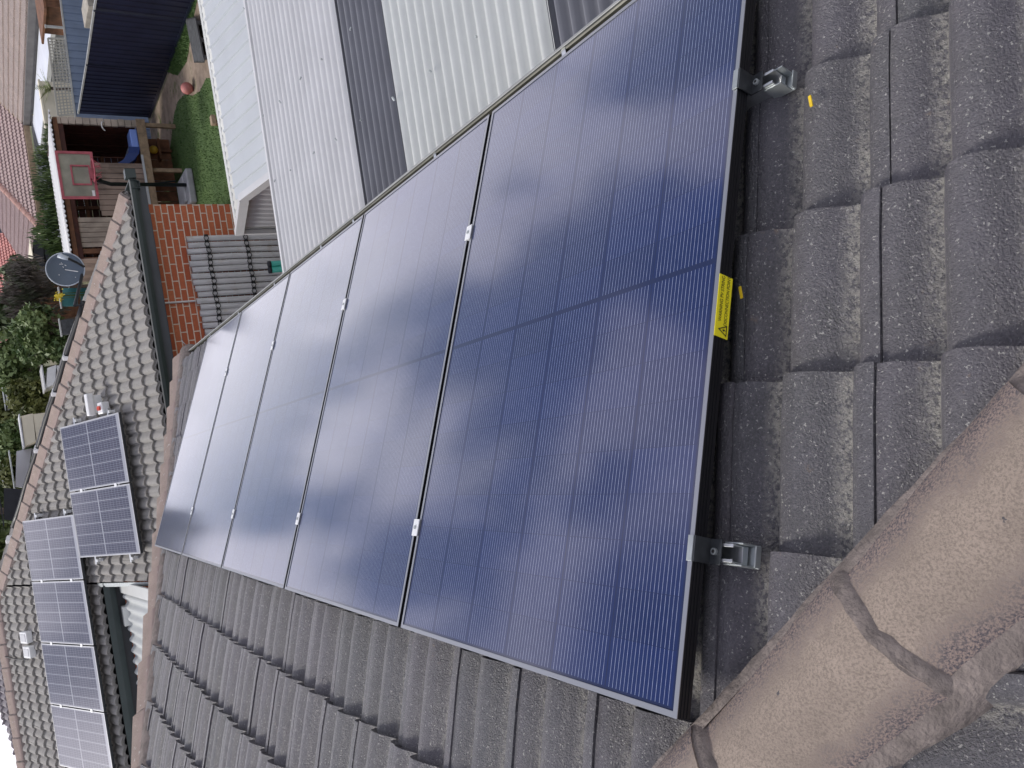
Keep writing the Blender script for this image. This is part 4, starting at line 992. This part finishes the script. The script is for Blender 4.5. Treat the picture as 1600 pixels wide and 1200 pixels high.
# roof: corrugated white sheet, ribs front to back
corr('roof_sheet',cub,M['white_steel'],(xL-.1,cy_-.18,zR+.02),(0,1,-.035),(1,0,0),dep+.4,xR-xL+.2,.105,.016,thick=.006)
for px,py in ((163,197),(149,270)):
    p=cpx(px,py,-.06); mb=MB(); mb.tube([p+Vector((.10*math.cos(a_),-.05*abs(math.sin(a_)),.0+.10*math.sin(a_)*.6)) for a_ in [math.pi*(i/10) for i in range(11)]],.013,6); mb.build('grab_handle',M['white'],cub)
mb=MB()
for k in range(9): mb.box((xL+.9+k*.26,cy_+.9,(GZ+zD)/2-.05),(.24,.03,zD-GZ-.12))
mb.build('skirt_boards',M['brown_wood'],cub)
# slide end resting on the deck
p0=cpx(204,203,.10); p1=cpx(206,231,.10); p2=cpx(196,247,.35); p3=cpx(184,256,.8)
sd=thing('blue_slide','blue plastic slide chute lying inside the cubby house opening','slide',(p0.x,p0.y,zD))
def chute(path,wv,parent):
    mb=MB(); rr=[]; sid=MB()
    sec=[(-wv,.10),(-wv+.02,.0),(wv-.02,.0),(wv,.10)]
    for p in path: rr.append([mb.vert(p+Vector((0,a_,h_))) for a_,h_ in sec])
    for i in range(len(rr)-1):
        for j in range(3): mb.face((rr[i][j],rr[i][j+1],rr[i+1][j+1],rr[i+1][j]))
    ob=mb.build('chute',M['slide_light'],parent); sm=ob.modifiers.new('t','SOLIDIFY'); sm.thickness=.03
zb0=zD+.02
P0=Vector((p0.x,cy_+.25,zb0)); P1=Vector((p1.x,cy_+.25,zb0+.02))
mb=MB(); mb.box((P0+P1)/2+Vector((0,-.0,.09)),((P0-P1).length,.42,.16)); mb.build('chute_end',M['slide_light'],sd,bevel=.02)
path=[P1+Vector((.0,.0,.06)),P1+Vector((-.15,0,.10)),P1+Vector((-.3,.02,.22)),P1+Vector((-.42,.04,.40)),P1+Vector((-.55,.06,.50)),P1+Vector((-.75,.1,.54))]
mb=MB()
for sgn in (-1,1):
    top=[q_+Vector((0,sgn*.22,.16)) for q_ in path]; bot=[q_+Vector((0,sgn*.22,-.07)) for q_ in path]
    n=len(path); a_=[mb.vert(q_) for q_ in top]; b_=[mb.vert(q_) for q_ in bot]
    for i in range(n-1): mb.face((a_[i],a_[i+1],b_[i+1],b_[i]))
ob=mb.build('chute_side',M['slide_dark'],sd); sm=ob.modifiers.new('t','SOLIDIFY'); sm.thickness=.03
mb=MB(); a_=[[mb.vert(q_+Vector((0,-.2,.0))),mb.vert(q_+Vector((0,.2,.0)))] for q_ in path]
for i in range(len(a_)-1): mb.face((a_[i][0],a_[i][1],a_[i+1][1],a_[i+1][0]))
ob=mb.build('chute_bed',M['slide_dark'],sd); sm=ob.modifiers.new('t','SOLIDIFY'); sm.thickness=.02
p=PY(240,234,cy_+.75); t=thing('yellow_ball','small yellow ball under the deck of the cubby house','ball',p); mb=MB(); mb.ball(p,.10,16); mb.build('ball_skin',M['ylw_ball'],t,smooth=True)
mb=MB(); mb.box(p+Vector((0,.05,-.12)),(.5,.3,.05)); mb.box(p+Vector((0,.05,-.30)),(.06,.06,.34)); 
mb.build('stand',M['brown_wood'],t)

# ---------------------------------------------------------------- basketball hoop
hy=17.1; hb=thing('basketball_hoop','portable basketball hoop with red-framed cloudy backboard in front of the cubby house','basketball hoop',(PY(290,289,hy).x,hy,GZ))
bb=[PY(88.4,237,hy-.5),PY(144.7,240,hy-.5),PY(151,310,hy-.5),PY(97,309,hy-.5)]   # TR BR BL TL
yb=hy-.5
zt=(bb[0].z+bb[3].z)/2; zb=(bb[1].z+bb[2].z)/2; xr2=(bb[0].x+bb[1].x)/2; xl2=(bb[2].x+bb[3].x)/2; xm=(xr2+xl2)/2; 
mb=MB(); mb.box((xm,yb,(zt+zb)/2),(xr2-xl2,.015,zt-zb)); mb.build('backboard',M['acrylic'],hb)
def rectf(x0,x1,z0,z1,wd,y,name,mat):
    mb=MB(); mb.box(((x0+x1)/2,y,z1-wd/2),(x1-x0,.035,wd)); mb.box(((x0+x1)/2,y,z0+wd/2),(x1-x0,.035,wd)); mb.box((x0+wd/2,y,(z0+z1)/2),(wd,.034,z1-z0-2*wd)); mb.box((x1-wd/2,y,(z0+z1)/2),(wd,.034,z1-z0-2*wd)); return mb.build(name,mat,hb)
rectf(xl2-.02,xr2+.02,zb-.02,zt+.02,.05,yb-.012,'board_frame',M['hoop_red'])
wI=(xr2-xl2)*.44; hI=(zt-zb)*.56
rectf(xm-wI/2,xm+wI/2,zb+.07,zb+.07+hI,.028,yb-.018,'target_square',M['hoop_red'])
mb=MB()
for dx in (-.16,.16): mb.box((xm+dx,yb+.03,(zt+zb)/2),(.03,.03,zt-zb))
mb.build('board_brace',M['pole'],hb)
rim=[Vector((xm+.225*math.cos(a_),yb-.30+.225*math.sin(a_),zb+.05)) for a_ in [2*math.pi*i/28 for i in range(29)]]
mb=MB(); mb.tube(rim,.014,8); mb.box((xm,yb-.05,zb+.05),(.18,.09,.07)); mb.build('rim',M['hoop_red'],hb,smooth=False)
mb=MB()
for k in range(12):
    a0=2*math.pi*k/12; pts=[]
    for j in range(7):
        f=j/6; r=.22*(1-.45*f); an=a0+(.5 if k%2 else -.5)*f*1.0; pts.append(Vector((xm+r*math.cos(an),yb-.30+r*math.sin(an),zb+.05-.14*f)))
    mb.tube(pts,.006,4)
mb.build('net',M['hoop_red'],hb)
mb=MB(); xb=PY(290,289,hy).x; mb.tube([(xm,yb+.12,zb+.15),(xb,hy,zb-.35),(xb,hy,GZ+.14)],.042,12); 
pole=mb.build('pole',M['pole'],hb,smooth=True)
mb=MB(); mb.bar((xm-.04,yb+.03,zb+.32),(xb,hy+.04,zb-.10),.03,.04); mb.bar((xm+.04,yb+.03,zb+.10),(xb,hy+.04,zb-.35),.03,.04); mb.build('arm',M['pole'],hb)
mb=MB(); mb.bar((xb,hy+.02,zb-.95),(xb+.35,hy+.75,GZ+.2),.03,.03); mb.build('brace_strut',M['pole'],hb)
mb=MB(); mb.box((xb-.05,hy+.35,GZ+.085),(.78,1.0,.15)); mb.box((xb-.05,hy+.42,GZ+.18),(.60,.66,.06)); mb.build('water_base',M['base_grey'],hb,bevel=.05)
mb=MB(); mb.box((xl2+.10,yb-.012,zb+.07),(.12,.006,.05)); mb.build('board_logo',M['white'],hb)

# ================================================================= NEIGHBOURS BEYOND THE FENCE
ng=-1.5
V1=PZ(47,0,ng); V2=PZ(35,182,ng); V3=PZ(52,338,ng)
xE=(V1.x+V2.x)/2; yV=V2.y
nh=thing('beige_tiled_house','neighbouring house with beige tiled roof, dark gutter and pale blue-white wall beyond the fences','house',(xE+3,yV,GZ-.6))
tile_roof('roof_tiles',nh,M['tile_beige'],(xE,0,ng),(-1,0,0),(0,1,0),V1.y-6,yV+9,lambda t:-5.5,lambda t:min(0.,-(t-yV)/CO_ if t>yV else 0.),-.02,rows=1,nt=6,jit=.004,hmul=1.4,thick=.06)
yV2=V3.y-1.6; xH=V3.x
def loN(t): return -min(max(t-xH,0.),5.6)/CO_
tile_roof('roof_tiles',nh,M['tile_mauve'],(0,yV,ng),(0,-1,0),(1,0,0),xH-1.2,xE+5.5,lambda t:-min(max(t-xH+1.2,.01),5.0)/CO_,lambda t:-max(0.,t-xE)/CO_,-.02,rows=1,nt=6,hmul=1.4,thick=.06)
tile_roof('roof_tiles',nh,M['tile_mauve'],(xH-1.2,0,ng),(-1,0,0),(0,1,0),yV,yV+9,lambda t:-min(t-yV,4.5)/CO_,lambda t:0.,-.02,rows=1,nt=6,hmul=1.3,thick=.05)
hd=Vector((1,1,TA)).normalized(); n1=Vector((0,-SI,CO_)); n2=Vector((-SI,0,CO_))
v1=n1.cross(hd); v1=v1 if v1.y<0 else -v1; v2=n2.cross(hd); v2=v2 if v2.x<0 else -v2
a=Vector((xH-1.2,yV,ng+.07)); cap_run(a,a+hd*6.2,nh,M['terracotta'],v1,v2,half=.14,rise=.06,length=.5,mort=False,N=6,name='hip_cap_tile')
mb=MB(); mb.bar((xE,yV,ng+.03),(xE+5,yV+5,ng+.03+5*TA),.16,.03,up=(0,0,1)); mb.build('valley_flashing',M['beam_wood'],nh)
mb=MB(); mb.bar((xE-.08,V1.y-6,ng-.09),(xE-.08,yV,ng-.09),.16,.2); mb.bar((xE-.01,V1.y-6,ng-.22),(xE-.01,yV,ng-.22),.2,.10); mb.build('gutter',M['dark_fascia'],nh)
mb=MB(); mb.bar((xH-1.3,yV-.08,ng-.08),(xE-.16,yV-.08,ng-.08),.16,.2); mb.build('gutter',M['beam_wood'],nh)
mb=MB(); mb.bar((xH-1.28,yV,ng-.08),(xH-1.28,yV+9,ng-.08),.16,.2); mb.build('gutter',M['cream'],nh)
mb=MB(); mb.box((xE+.5,(V1.y-6+yV)/2,(GZ-1.5+ng-.3)/2),(.2,yV-V1.y+6,ng-.3-GZ+1.5)); mb.box(((xH+xE)/2,yV+.5,(GZ-1.5+ng-.3)/2),(xE-xH+1,.2,ng-.3-GZ+1.5)); mb.box((xH-.7,yV+5,(GZ-1.5+ng-.3)/2),(.2,8.8,ng-.3-GZ+1.5)); mb.build('wall',M['pale_wall'],nh)
q=onplane(5,118,n1,(0,yV,ng+.12))
t=thing('rooftop_panel','small blue solar panel on the mauve roof at the very left edge of the photo','solar panel',q); mb=MB(); ax=(Vector((1,0,0)),Vector((0,CO_,SI)),n1); mb.box(q+Vector((.6,.5,.2)),(1.9,1.9,.04),ax); mb.build('glass',M['panel_blue'],t); mb=MB(); mb.box(q+Vector((.6,.5,.17)),(1.96,1.96,.04),ax); mb.build('frame',M['white_line'],t)
p=PZ(75,100,ng-.40); t=thing('neighbour_patio_roof','pale blue-white flat patio roof below the dark gutter of the beige tiled house','patio roof',(p.x+1,yV-8,GZ))
mb=MB(); mb.prism([(p.x,V1.y-6,ng-.42),(xE-.12,V1.y-6,ng-.30),(xE-.12,yV-.2,ng-.30),(p.x,yV-.2,ng-.42)],(0,0,-.05)); mb.build('roof_sheet',M['pale_wall'],t)
mb=MB(); mb.bar((p.x,V1.y-6,ng-.46),(p.x,yV-.2,ng-.46),.05,.12); mb.build('beam',M['cream_sheet'],t)
mb=MB()
for k in range(4): mb.box((p.x+.1,V1.y-4+k*4,(GZ+ng-.5)/2),(.09,.09,ng-.5-GZ))
mb.build('posts',M['cream_sheet'],t)
# cream wall and palm under that house, palm and cream wall
yd=PZ(60,60,-2.6)
mb=MB(); p=PY(92,142,22.5); q=PY(72,184,22.5)
t=thing('cream_wall','cream rendered wall piece behind the lattice and the cubby roof','wall',(p.x,22.6,GZ)); mb.box(((p.x+q.x)/2-.3,22.6,(GZ+q.z)/2),(p.x-q.x+1.1,.18,q.z-GZ)); mb.build('render',M['cream'],t); mb=MB(); mb.box(((p.x+q.x)/2-.3,22.6,q.z+.03),(p.x-q.x+1.16,.24,.05)); mb.build('coping',M['cream'],t)
p=PY(80,138,22.2)
t=thing('young_palm','small young palm with spiky fronds in front of the pale wall','palm',(p.x,22.2,GZ)); mb=MB(); mb.tube([(p.x,22.2,GZ),(p.x,22.2,p.z)],[.06,.045],8); mb.build('trunk',M['bark'],t)
mb=MB(); tint=[]
for k in range(15):
    a_=2*math.pi*k/15+random.uniform(-.2,.2); el=random.uniform(.35,1.2); L_=random.uniform(.38,.6); d_=Vector((math.cos(a_)*math.cos(el),math.sin(a_)*math.cos(el),math.sin(el))); sd_=d_.cross(Vector((0,0,1))).normalized()
    for j in range(8):
        f0=j/8; c_=Vector((p.x,22.2,p.z))+d_*L_*f0-Vector((0,0,.25*f0*f0*L_)); 
        for s_2 in (-1,1):
            e_=c_+d_*.10+sd_*s_2*.10*(1-f0*.6)-Vector((0,0,.03)); mb.poly([c_,c_+d_*.025,e_]); tint+=[random.random()]*3
mb.uv={'tint':tint}; mb.build('fronds',M['palm'],t)

# red roofed house further back
rz=-1.2; q=PZ(40,440,rz); q2=PZ(33,380,rz)
rx,ry=q2.x,q2.y
rh=thing('red_tiled_house','distant house with bright red tiled roof at the left edge of the photo','house',(rx,ry+5,GZ-1))
def rp(px,py): return onplane(px,py,(0,-SI,CO_),(0,ry,rz))
xa=min(rp(40,440).x,rp(20,446).x)-3; xb_=rp(33,375).x+.3
tile_roof('roof_tiles',rh,M['tile_red'],(0,ry,rz),(0,-1,0),(1,0,0),xa,xb_+5,lambda t:-6.0,lambda t:0. if t<xb_ else -(t-xb_)*1.05,-.02,rows=1,nt=6,hmul=1.4,thick=.06)
mb=MB(); mb.bar((xa,ry-.08,rz-.1),(xb_,ry-.08,rz-.1),.15,.2); mb.build('gutter',M['dark_fascia'],rh)
mb=MB(); mb.box(((xa+xb_)/2,ry+.6,(GZ-2+rz-.2)/2),(xb_-xa-.8,.2,rz-.2-GZ+2)); mb.build('wall',M['brown_wood'],rh)
mb=MB(); mb.bar((xb_+.02,ry,rz+.07),(xb_+5.2,ry+5.0,rz+.07+5.0*TA),.25,.06); mb.build('hip_cap',M['beam_wood'],rh)
q=rp(11.5,354)
t=thing('small_dish','small grey dish on the red tiled roof at the left edge','satellite dish',q,); mb=MB(); c_=q+Vector((0,-.25,.3)); n_=(CW-c_).normalized(); a1=Vector((0,0,1)).cross(n_).normalized(); a2=n_.cross(a1); rr=9.5/F*(c_-CW).length
g=[[mb.vert(c_+(a1*math.cos(2*math.pi*k/24)+a2*math.sin(2*math.pi*k/24))*rr*i/4+n_*.1*(i/4)**2) for k in range(24)] for i in range(5)]
for i in range(4):
    for k in range(24): mb.face((g[i][k],g[i+1][k],g[i+1][(k+1)%24],g[i][(k+1)%24]))
ob=mb.build('reflector',M['dish'],t,smooth=True); sm=ob.modifiers.new('t','SOLIDIFY'); sm.thickness=.03
mb=MB(); mb.tube([c_-n_*.02,c_-n_*.2,q-Vector((0,0,.1))],.04,6); mb.build('mast',M['dish_arm'],t)
q=rp(4,322); t=thing('rooftop_panel','blue solar panel with white border on the red roof','solar panel',q); ax=(Vector((1,0,0)),Vector((0,CO_,SI)),Vector((0,-SI,CO_)))
mb=MB(); mb.box(q+Vector((0.2,.9,.55)),(1.9,3.0,.05),ax); mb.build('glass',M['panel_blue'],t); mb=MB(); mb.box(q+Vector((.2,.9,.51)),(2.1,3.2,.05),ax); mb.build('frame',M['white_line'],t)

# far purple-grey roof behind the ridge on the left
gy=19.5; gn=Vector((0,-SI,CO_)); g0=Vector((0,gy,1.32))
def gp(px,py): return onplane(px,py,gn,g0)
e1=gp(2,1112); e2=gp(33,1196); 
gh=thing('purple_tiled_house','grey-purple tiled roof showing above the ridge at the lower left of the photo','house',(-4,gy+3,GZ))
dxy=(e1-e2)
def hiG(t): return 0.
def loG(t):
    # silhouette line through e2->e1 in the (x, slope) plane
    s1_=-(e1.y-gy)/CO_; s2_=-(e2.y-gy)/CO_
    f=(t-e2.x)/(e1.x-e2.x); s=s2_+(s1_-s2_)*f
    return max(-7.0,min(-.0,s))
tile_roof('roof_tiles',gh,M['tile_purple'],(0,gy,1.32),(0,-1,0),(1,0,0),e2.x-.5,-.9,loG,hiG,-.02,rows=1,nt=8,hmul=1.3,thick=.05)
mb=MB(); mb.box(((e2.x-.9)/2,gy+.7,(GZ+1.2)/2),(-.9-e2.x-.5,.2,1.2-GZ)); mb.build('wall',M['brick'],gh,uvf=lambda p:(p.x,p.z))

# ================================================================= BUILDINGS AND FENCES AMONG THE TREES (left edge, middle)
def slab(name,label,cat,pts,Y,dep,mat,roofmat=None,group=None):
    P=[PY(px,py,Y) for px,py in pts]; c=sum(P,Vector())/len(P)
    t=thing(name,label,cat,(c.x,Y,GZ),group); mb=MB(); mb.prism(P,(0,dep,0)); mb.build('wall',mat,t)
    x0,x1=min(p.x for p in P),max(p.x for p in P); zt=max(p.z for p in P)
    mb=MB(); mb.box(((x0+x1)/2,Y+dep/2,zt+.02),(x1-x0+.06,dep+.06,.03)); mb.build('roof',roofmat or mat,t)
    mb=MB(); zl=min(p.z for p in P); mb.box(((x0+x1)/2,Y+dep/2,(zl+GZ-.5)/2),(x1-x0-.04,dep-.04,max(.1,zl-GZ+.5))); mb.build('lower_wall',mat,t)
    return t
slab('cream_shed','cream flat-sided shed poking up behind the black pipe','shed',[(33,650),(51,646),(56,690),(39,697)],24,1.6,M['cream'],M['white_steel'])
slab('dark_fence_panel','dark slate sheet fence panel behind the hip cap at the left edge','fence',[(6,762),(40,765),(34,815),(6,812)],23,.08,M['dark_void'])
slab('grey_outbuilding','grey ribbed outbuilding wall above the dark fence panel','shed',[(26,705),(50,700),(40,762),(24,760)],25,1.5,M['grey_clad'],M['zinc'])
slab('white_outbuilding','white block-like outbuilding behind the green trees beside the hip','shed',[(74,575),(88,570),(86,600),(72,606)],23.5,1.2,M['white'],M['white_steel'])
slab('distant_white_house','distant white-walled building between trees at the left edge','house',[(4,598),(16,595),(27,622),(12,632)],38,4,M['white'],M['zinc'])
slab('distant_grey_house','distant grey building at the far left edge by the trees','house',[(0,715),(16,715),(14,760),(0,760)],40,4,M['grey_clad'],M['zinc'])
slab('teal_panel','teal sheet panel with pale edge beside the satellite dish','panel',[(98,450),(124,450),(121,478),(97,478)],20.5,.06,M['teal'],M['rail'])
slab('timber_screen','grey timber screen behind the black pipe below the teal panel','screen',[(94,500),(116,498),(112,522),(98,523)],20.8,.08,M['grey_slats'],M['rail'])
slab('carport_frame','dark open carport with cream beam beside the red roof','carport',[(52,374),(67,374),(70,418),(54,412)],33,2.5,M['dark_void'],M['cream'])

# ================================================================= TREES
def tree(name,label,c,rad,mat,n,leaf,trunk=True,group=None,clumps=26,seed=1,cat='tree',flat=1.,up=0.,stretch=None):
    rg=random.Random(seed); c=Vector(c); rx_,ry_,rz_=rad
    t=thing(name,label,cat,(c.x,c.y,GZ-.4),group)
    mb=MB(); tint=[]; cl=[]
    for k in range(clumps):
        while True:
            v=Vector((rg.uniform(-1,1),rg.uniform(-1,1),rg.uniform(-1,1)))
            if .25<v.length<1: break
        cl.append((Vector((v.x*rx_*.82,v.y*ry_*.82,v.z*rz_*.82)),rg.uniform(.22,.42),rg.uniform(0,.6)))
    for i in range(n):
        p,r,tb=cl[rg.randrange(clumps)]
        d=Vector((rg.gauss(0,1),rg.gauss(0,1),rg.gauss(0,1))).normalized()*(r*rg.uniform(.5,1)**.5)
        q=c+p+Vector((d.x*rx_,d.y*ry_,d.z*rz_))
        nrm=Vector((rg.gauss(0,.7)+d.x,rg.gauss(0,.7)+d.y,rg.gauss(0,.7)+d.z+.5)); 
        if nrm.length<.01: nrm=Vector((0,0,1))
        nrm.normalize(); a_=nrm.orthogonal().normalized(); ang=rg.uniform(0,6.28); b_=nrm.cross(a_); u_=a_*math.cos(ang)+b_*math.sin(ang); v_=nrm.cross(u_)
        if stretch: u_=(Vector((0,0,1))*stretch+u_*.5+d*.6).normalized(); v_=u_.orthogonal().normalized()
        s_=leaf*rg.uniform(.6,1.4); wv=s_*(.5 if not stretch else .28)
        mb.poly([q-u_*s_,q+v_*wv,q+u_*s_,q-v_*wv]); tv=min(1,max(0,tb+rg.uniform(-.15,.45))); tint+=[tv]*4
    mb.uv={'tint':tint}; mb.build('crown',mat,t)
    mb=MB(); base=Vector((c.x,c.y,GZ-.4)); mb.tube([base,Vector((c.x+rg.uniform(-.1,.1),c.y,(base.z+c.z)/2)),c+Vector((0,0,-rz_*.1))],[.10*rx_**.5+.05,.08*rx_**.5+.03,.03],8)
    for k in range(6):
        p=cl[k][0]; mb.tube([c+Vector((0,0,-rz_*.55)),c+p*.55+Vector((0,0,-rz_*.12)),c+p],[.045,.03,.01],5)
    mb.build('trunk',M['bark'],t,smooth=True); return t
def tp(px,py,Y): return PY(px,py,Y)
def trp(px,py,Y,rpx,asp=(1,1,1)):
    p=PY(px,py,Y); r=rpx/F*(p-CW).length; return p,(r*asp[0],r*asp[1],r*asp[2])
TG='trees beyond the roofs'
for i,(px,py,rp_,lab) in enumerate(((76,236,36,'green conifer hedge bush behind the right end of the white cubby roof'),(80,300,38,'green conifer hedge bush behind the middle of the cubby roof, beyond the backboard'),(84,368,38,'green conifer hedge bush at the left end of the cubby roof near the dish'))):
    p,r=trp(px,py,21.6,rp_,(1,.8,1)); p.z-=r[2]*.35; tree('conifer_bush',lab,p,r,M['leaf_conifer'],2600,.085,seed=40+i,clumps=34,group='conifer bushes behind the cubby house',cat='bush',stretch=1.2)
specs=[('bare_shrub_tree','grey-brown twiggy tree between the red roof and the satellite dish',52,455,27,44,M['leaf_brown'],3200,.10,1.2),
('leafy_tree','leafy mid-green tree left of the satellite dish behind the black pipe',72,520,24,44,M['leaf_green'],3200,.085,None),
('leafy_tree','leafy pale-green tree at centre left, below the twiggy brown tree',34,565,27,46,M['leaf_green'],3200,.10,None),
('olive_tree','yellow-olive tree above the cream shed',52,622,26,36,M['leaf_olive'],2600,.09,None),
('leafy_tree','green tree just left of the cream shed',18,690,30,34,M['leaf_green'],2200,.11,None),
('dark_tree','dark green tree at the left edge beside the twiggy tree',12,505,34,44,M['leaf_dark'],2600,.14,None),
('olive_tree','small olive bush below the cream shed by the grey outbuilding',22,740,27,22,M['leaf_olive'],1500,.09,None),
('leafy_tree','green tree behind the hip cap left of the dark fence panel',10,868,26,40,M['leaf_green'],2400,.10,None),
('dark_tree','dark tree right behind the dark fence panel at the left edge',4,800,33,40,M['leaf_dark'],2200,.14,None),
('dark_tree','dark green low tree in front of the red roof',30,430,30,24,M['leaf_dark'],1500,.10,None),
('olive_tree','olive tree at the left edge below the pale-green tree',6,640,42,36,M['leaf_olive'],2000,.16,None),
('leafy_tree','green tree at the left edge under the ridge end',-6,920,34,38,M['leaf_green'],2000,.13,None)]
for i,(nm,lab,px,py,Y,rp_,mat,n,lf,st) in enumerate(specs):
    p,r=trp(px,py,Y,rp_); tree(nm,lab,p,r,mat,n,lf,group=TG,seed=100+i,clumps=30,stretch=st)
tree('tall_dark_tree','tall dark tree behind the ridge of the grey hip roof',(.2,24.,2.9),(1.7,1.4,1.75),M['leaf_dark'],5000,.13,group=TG,seed=77,clumps=44)
# yellow flowers by the dish
p=PY(92,463,20.2); t=thing('yellow_flowers','clump of bright yellow flowers just below the satellite dish','flowers',p); mb=MB(); tint=[]
for k in range(90):
    q=p+Vector((random.gauss(0,.045),random.gauss(0,.05),random.gauss(0,.05))); s_=.024; a_=random.uniform(0,6.28)
    mb.poly([q+Vector((s_*math.cos(a_),-.02,s_*math.sin(a_))),q+Vector((s_*math.cos(a_+2.1),0,s_*math.sin(a_+2.1))),q+Vector((s_*math.cos(a_+4.2),-.02,s_*math.sin(a_+4.2)))]); tint+=[random.random()]*3
mb.uv={'tint':tint}; mb.build('blossom',M['leaf_yellow'],t); mb=MB()
for k in range(7): mb.tube([Vector((p.x+random.uniform(-.08,.08),p.y,GZ)),p+Vector((random.uniform(-.08,.08),0,random.uniform(-.05,.05)))],.008,5)
mb.build('stems',M['leaf_green'],t)
# far wood closing the horizon
rg=random.Random(11)
for i in range(16):
    px=-20+rg.uniform(-6,14); py=330+i*42; Y=rg.uniform(52,70)
    p,r=trp(px+10,py,Y,rg.uniform(34,44)); p.z-=r[2]*.2
    tree('far_tree','distant hazy green tree of the tree line on the horizon','' or p,(r[0]*1.2,r[1],r[2]),[M['leaf_dark'],M['leaf_green'],M['leaf_olive']][i%3],900,.28,group='far trees on the horizon',seed=300+i,clumps=18)
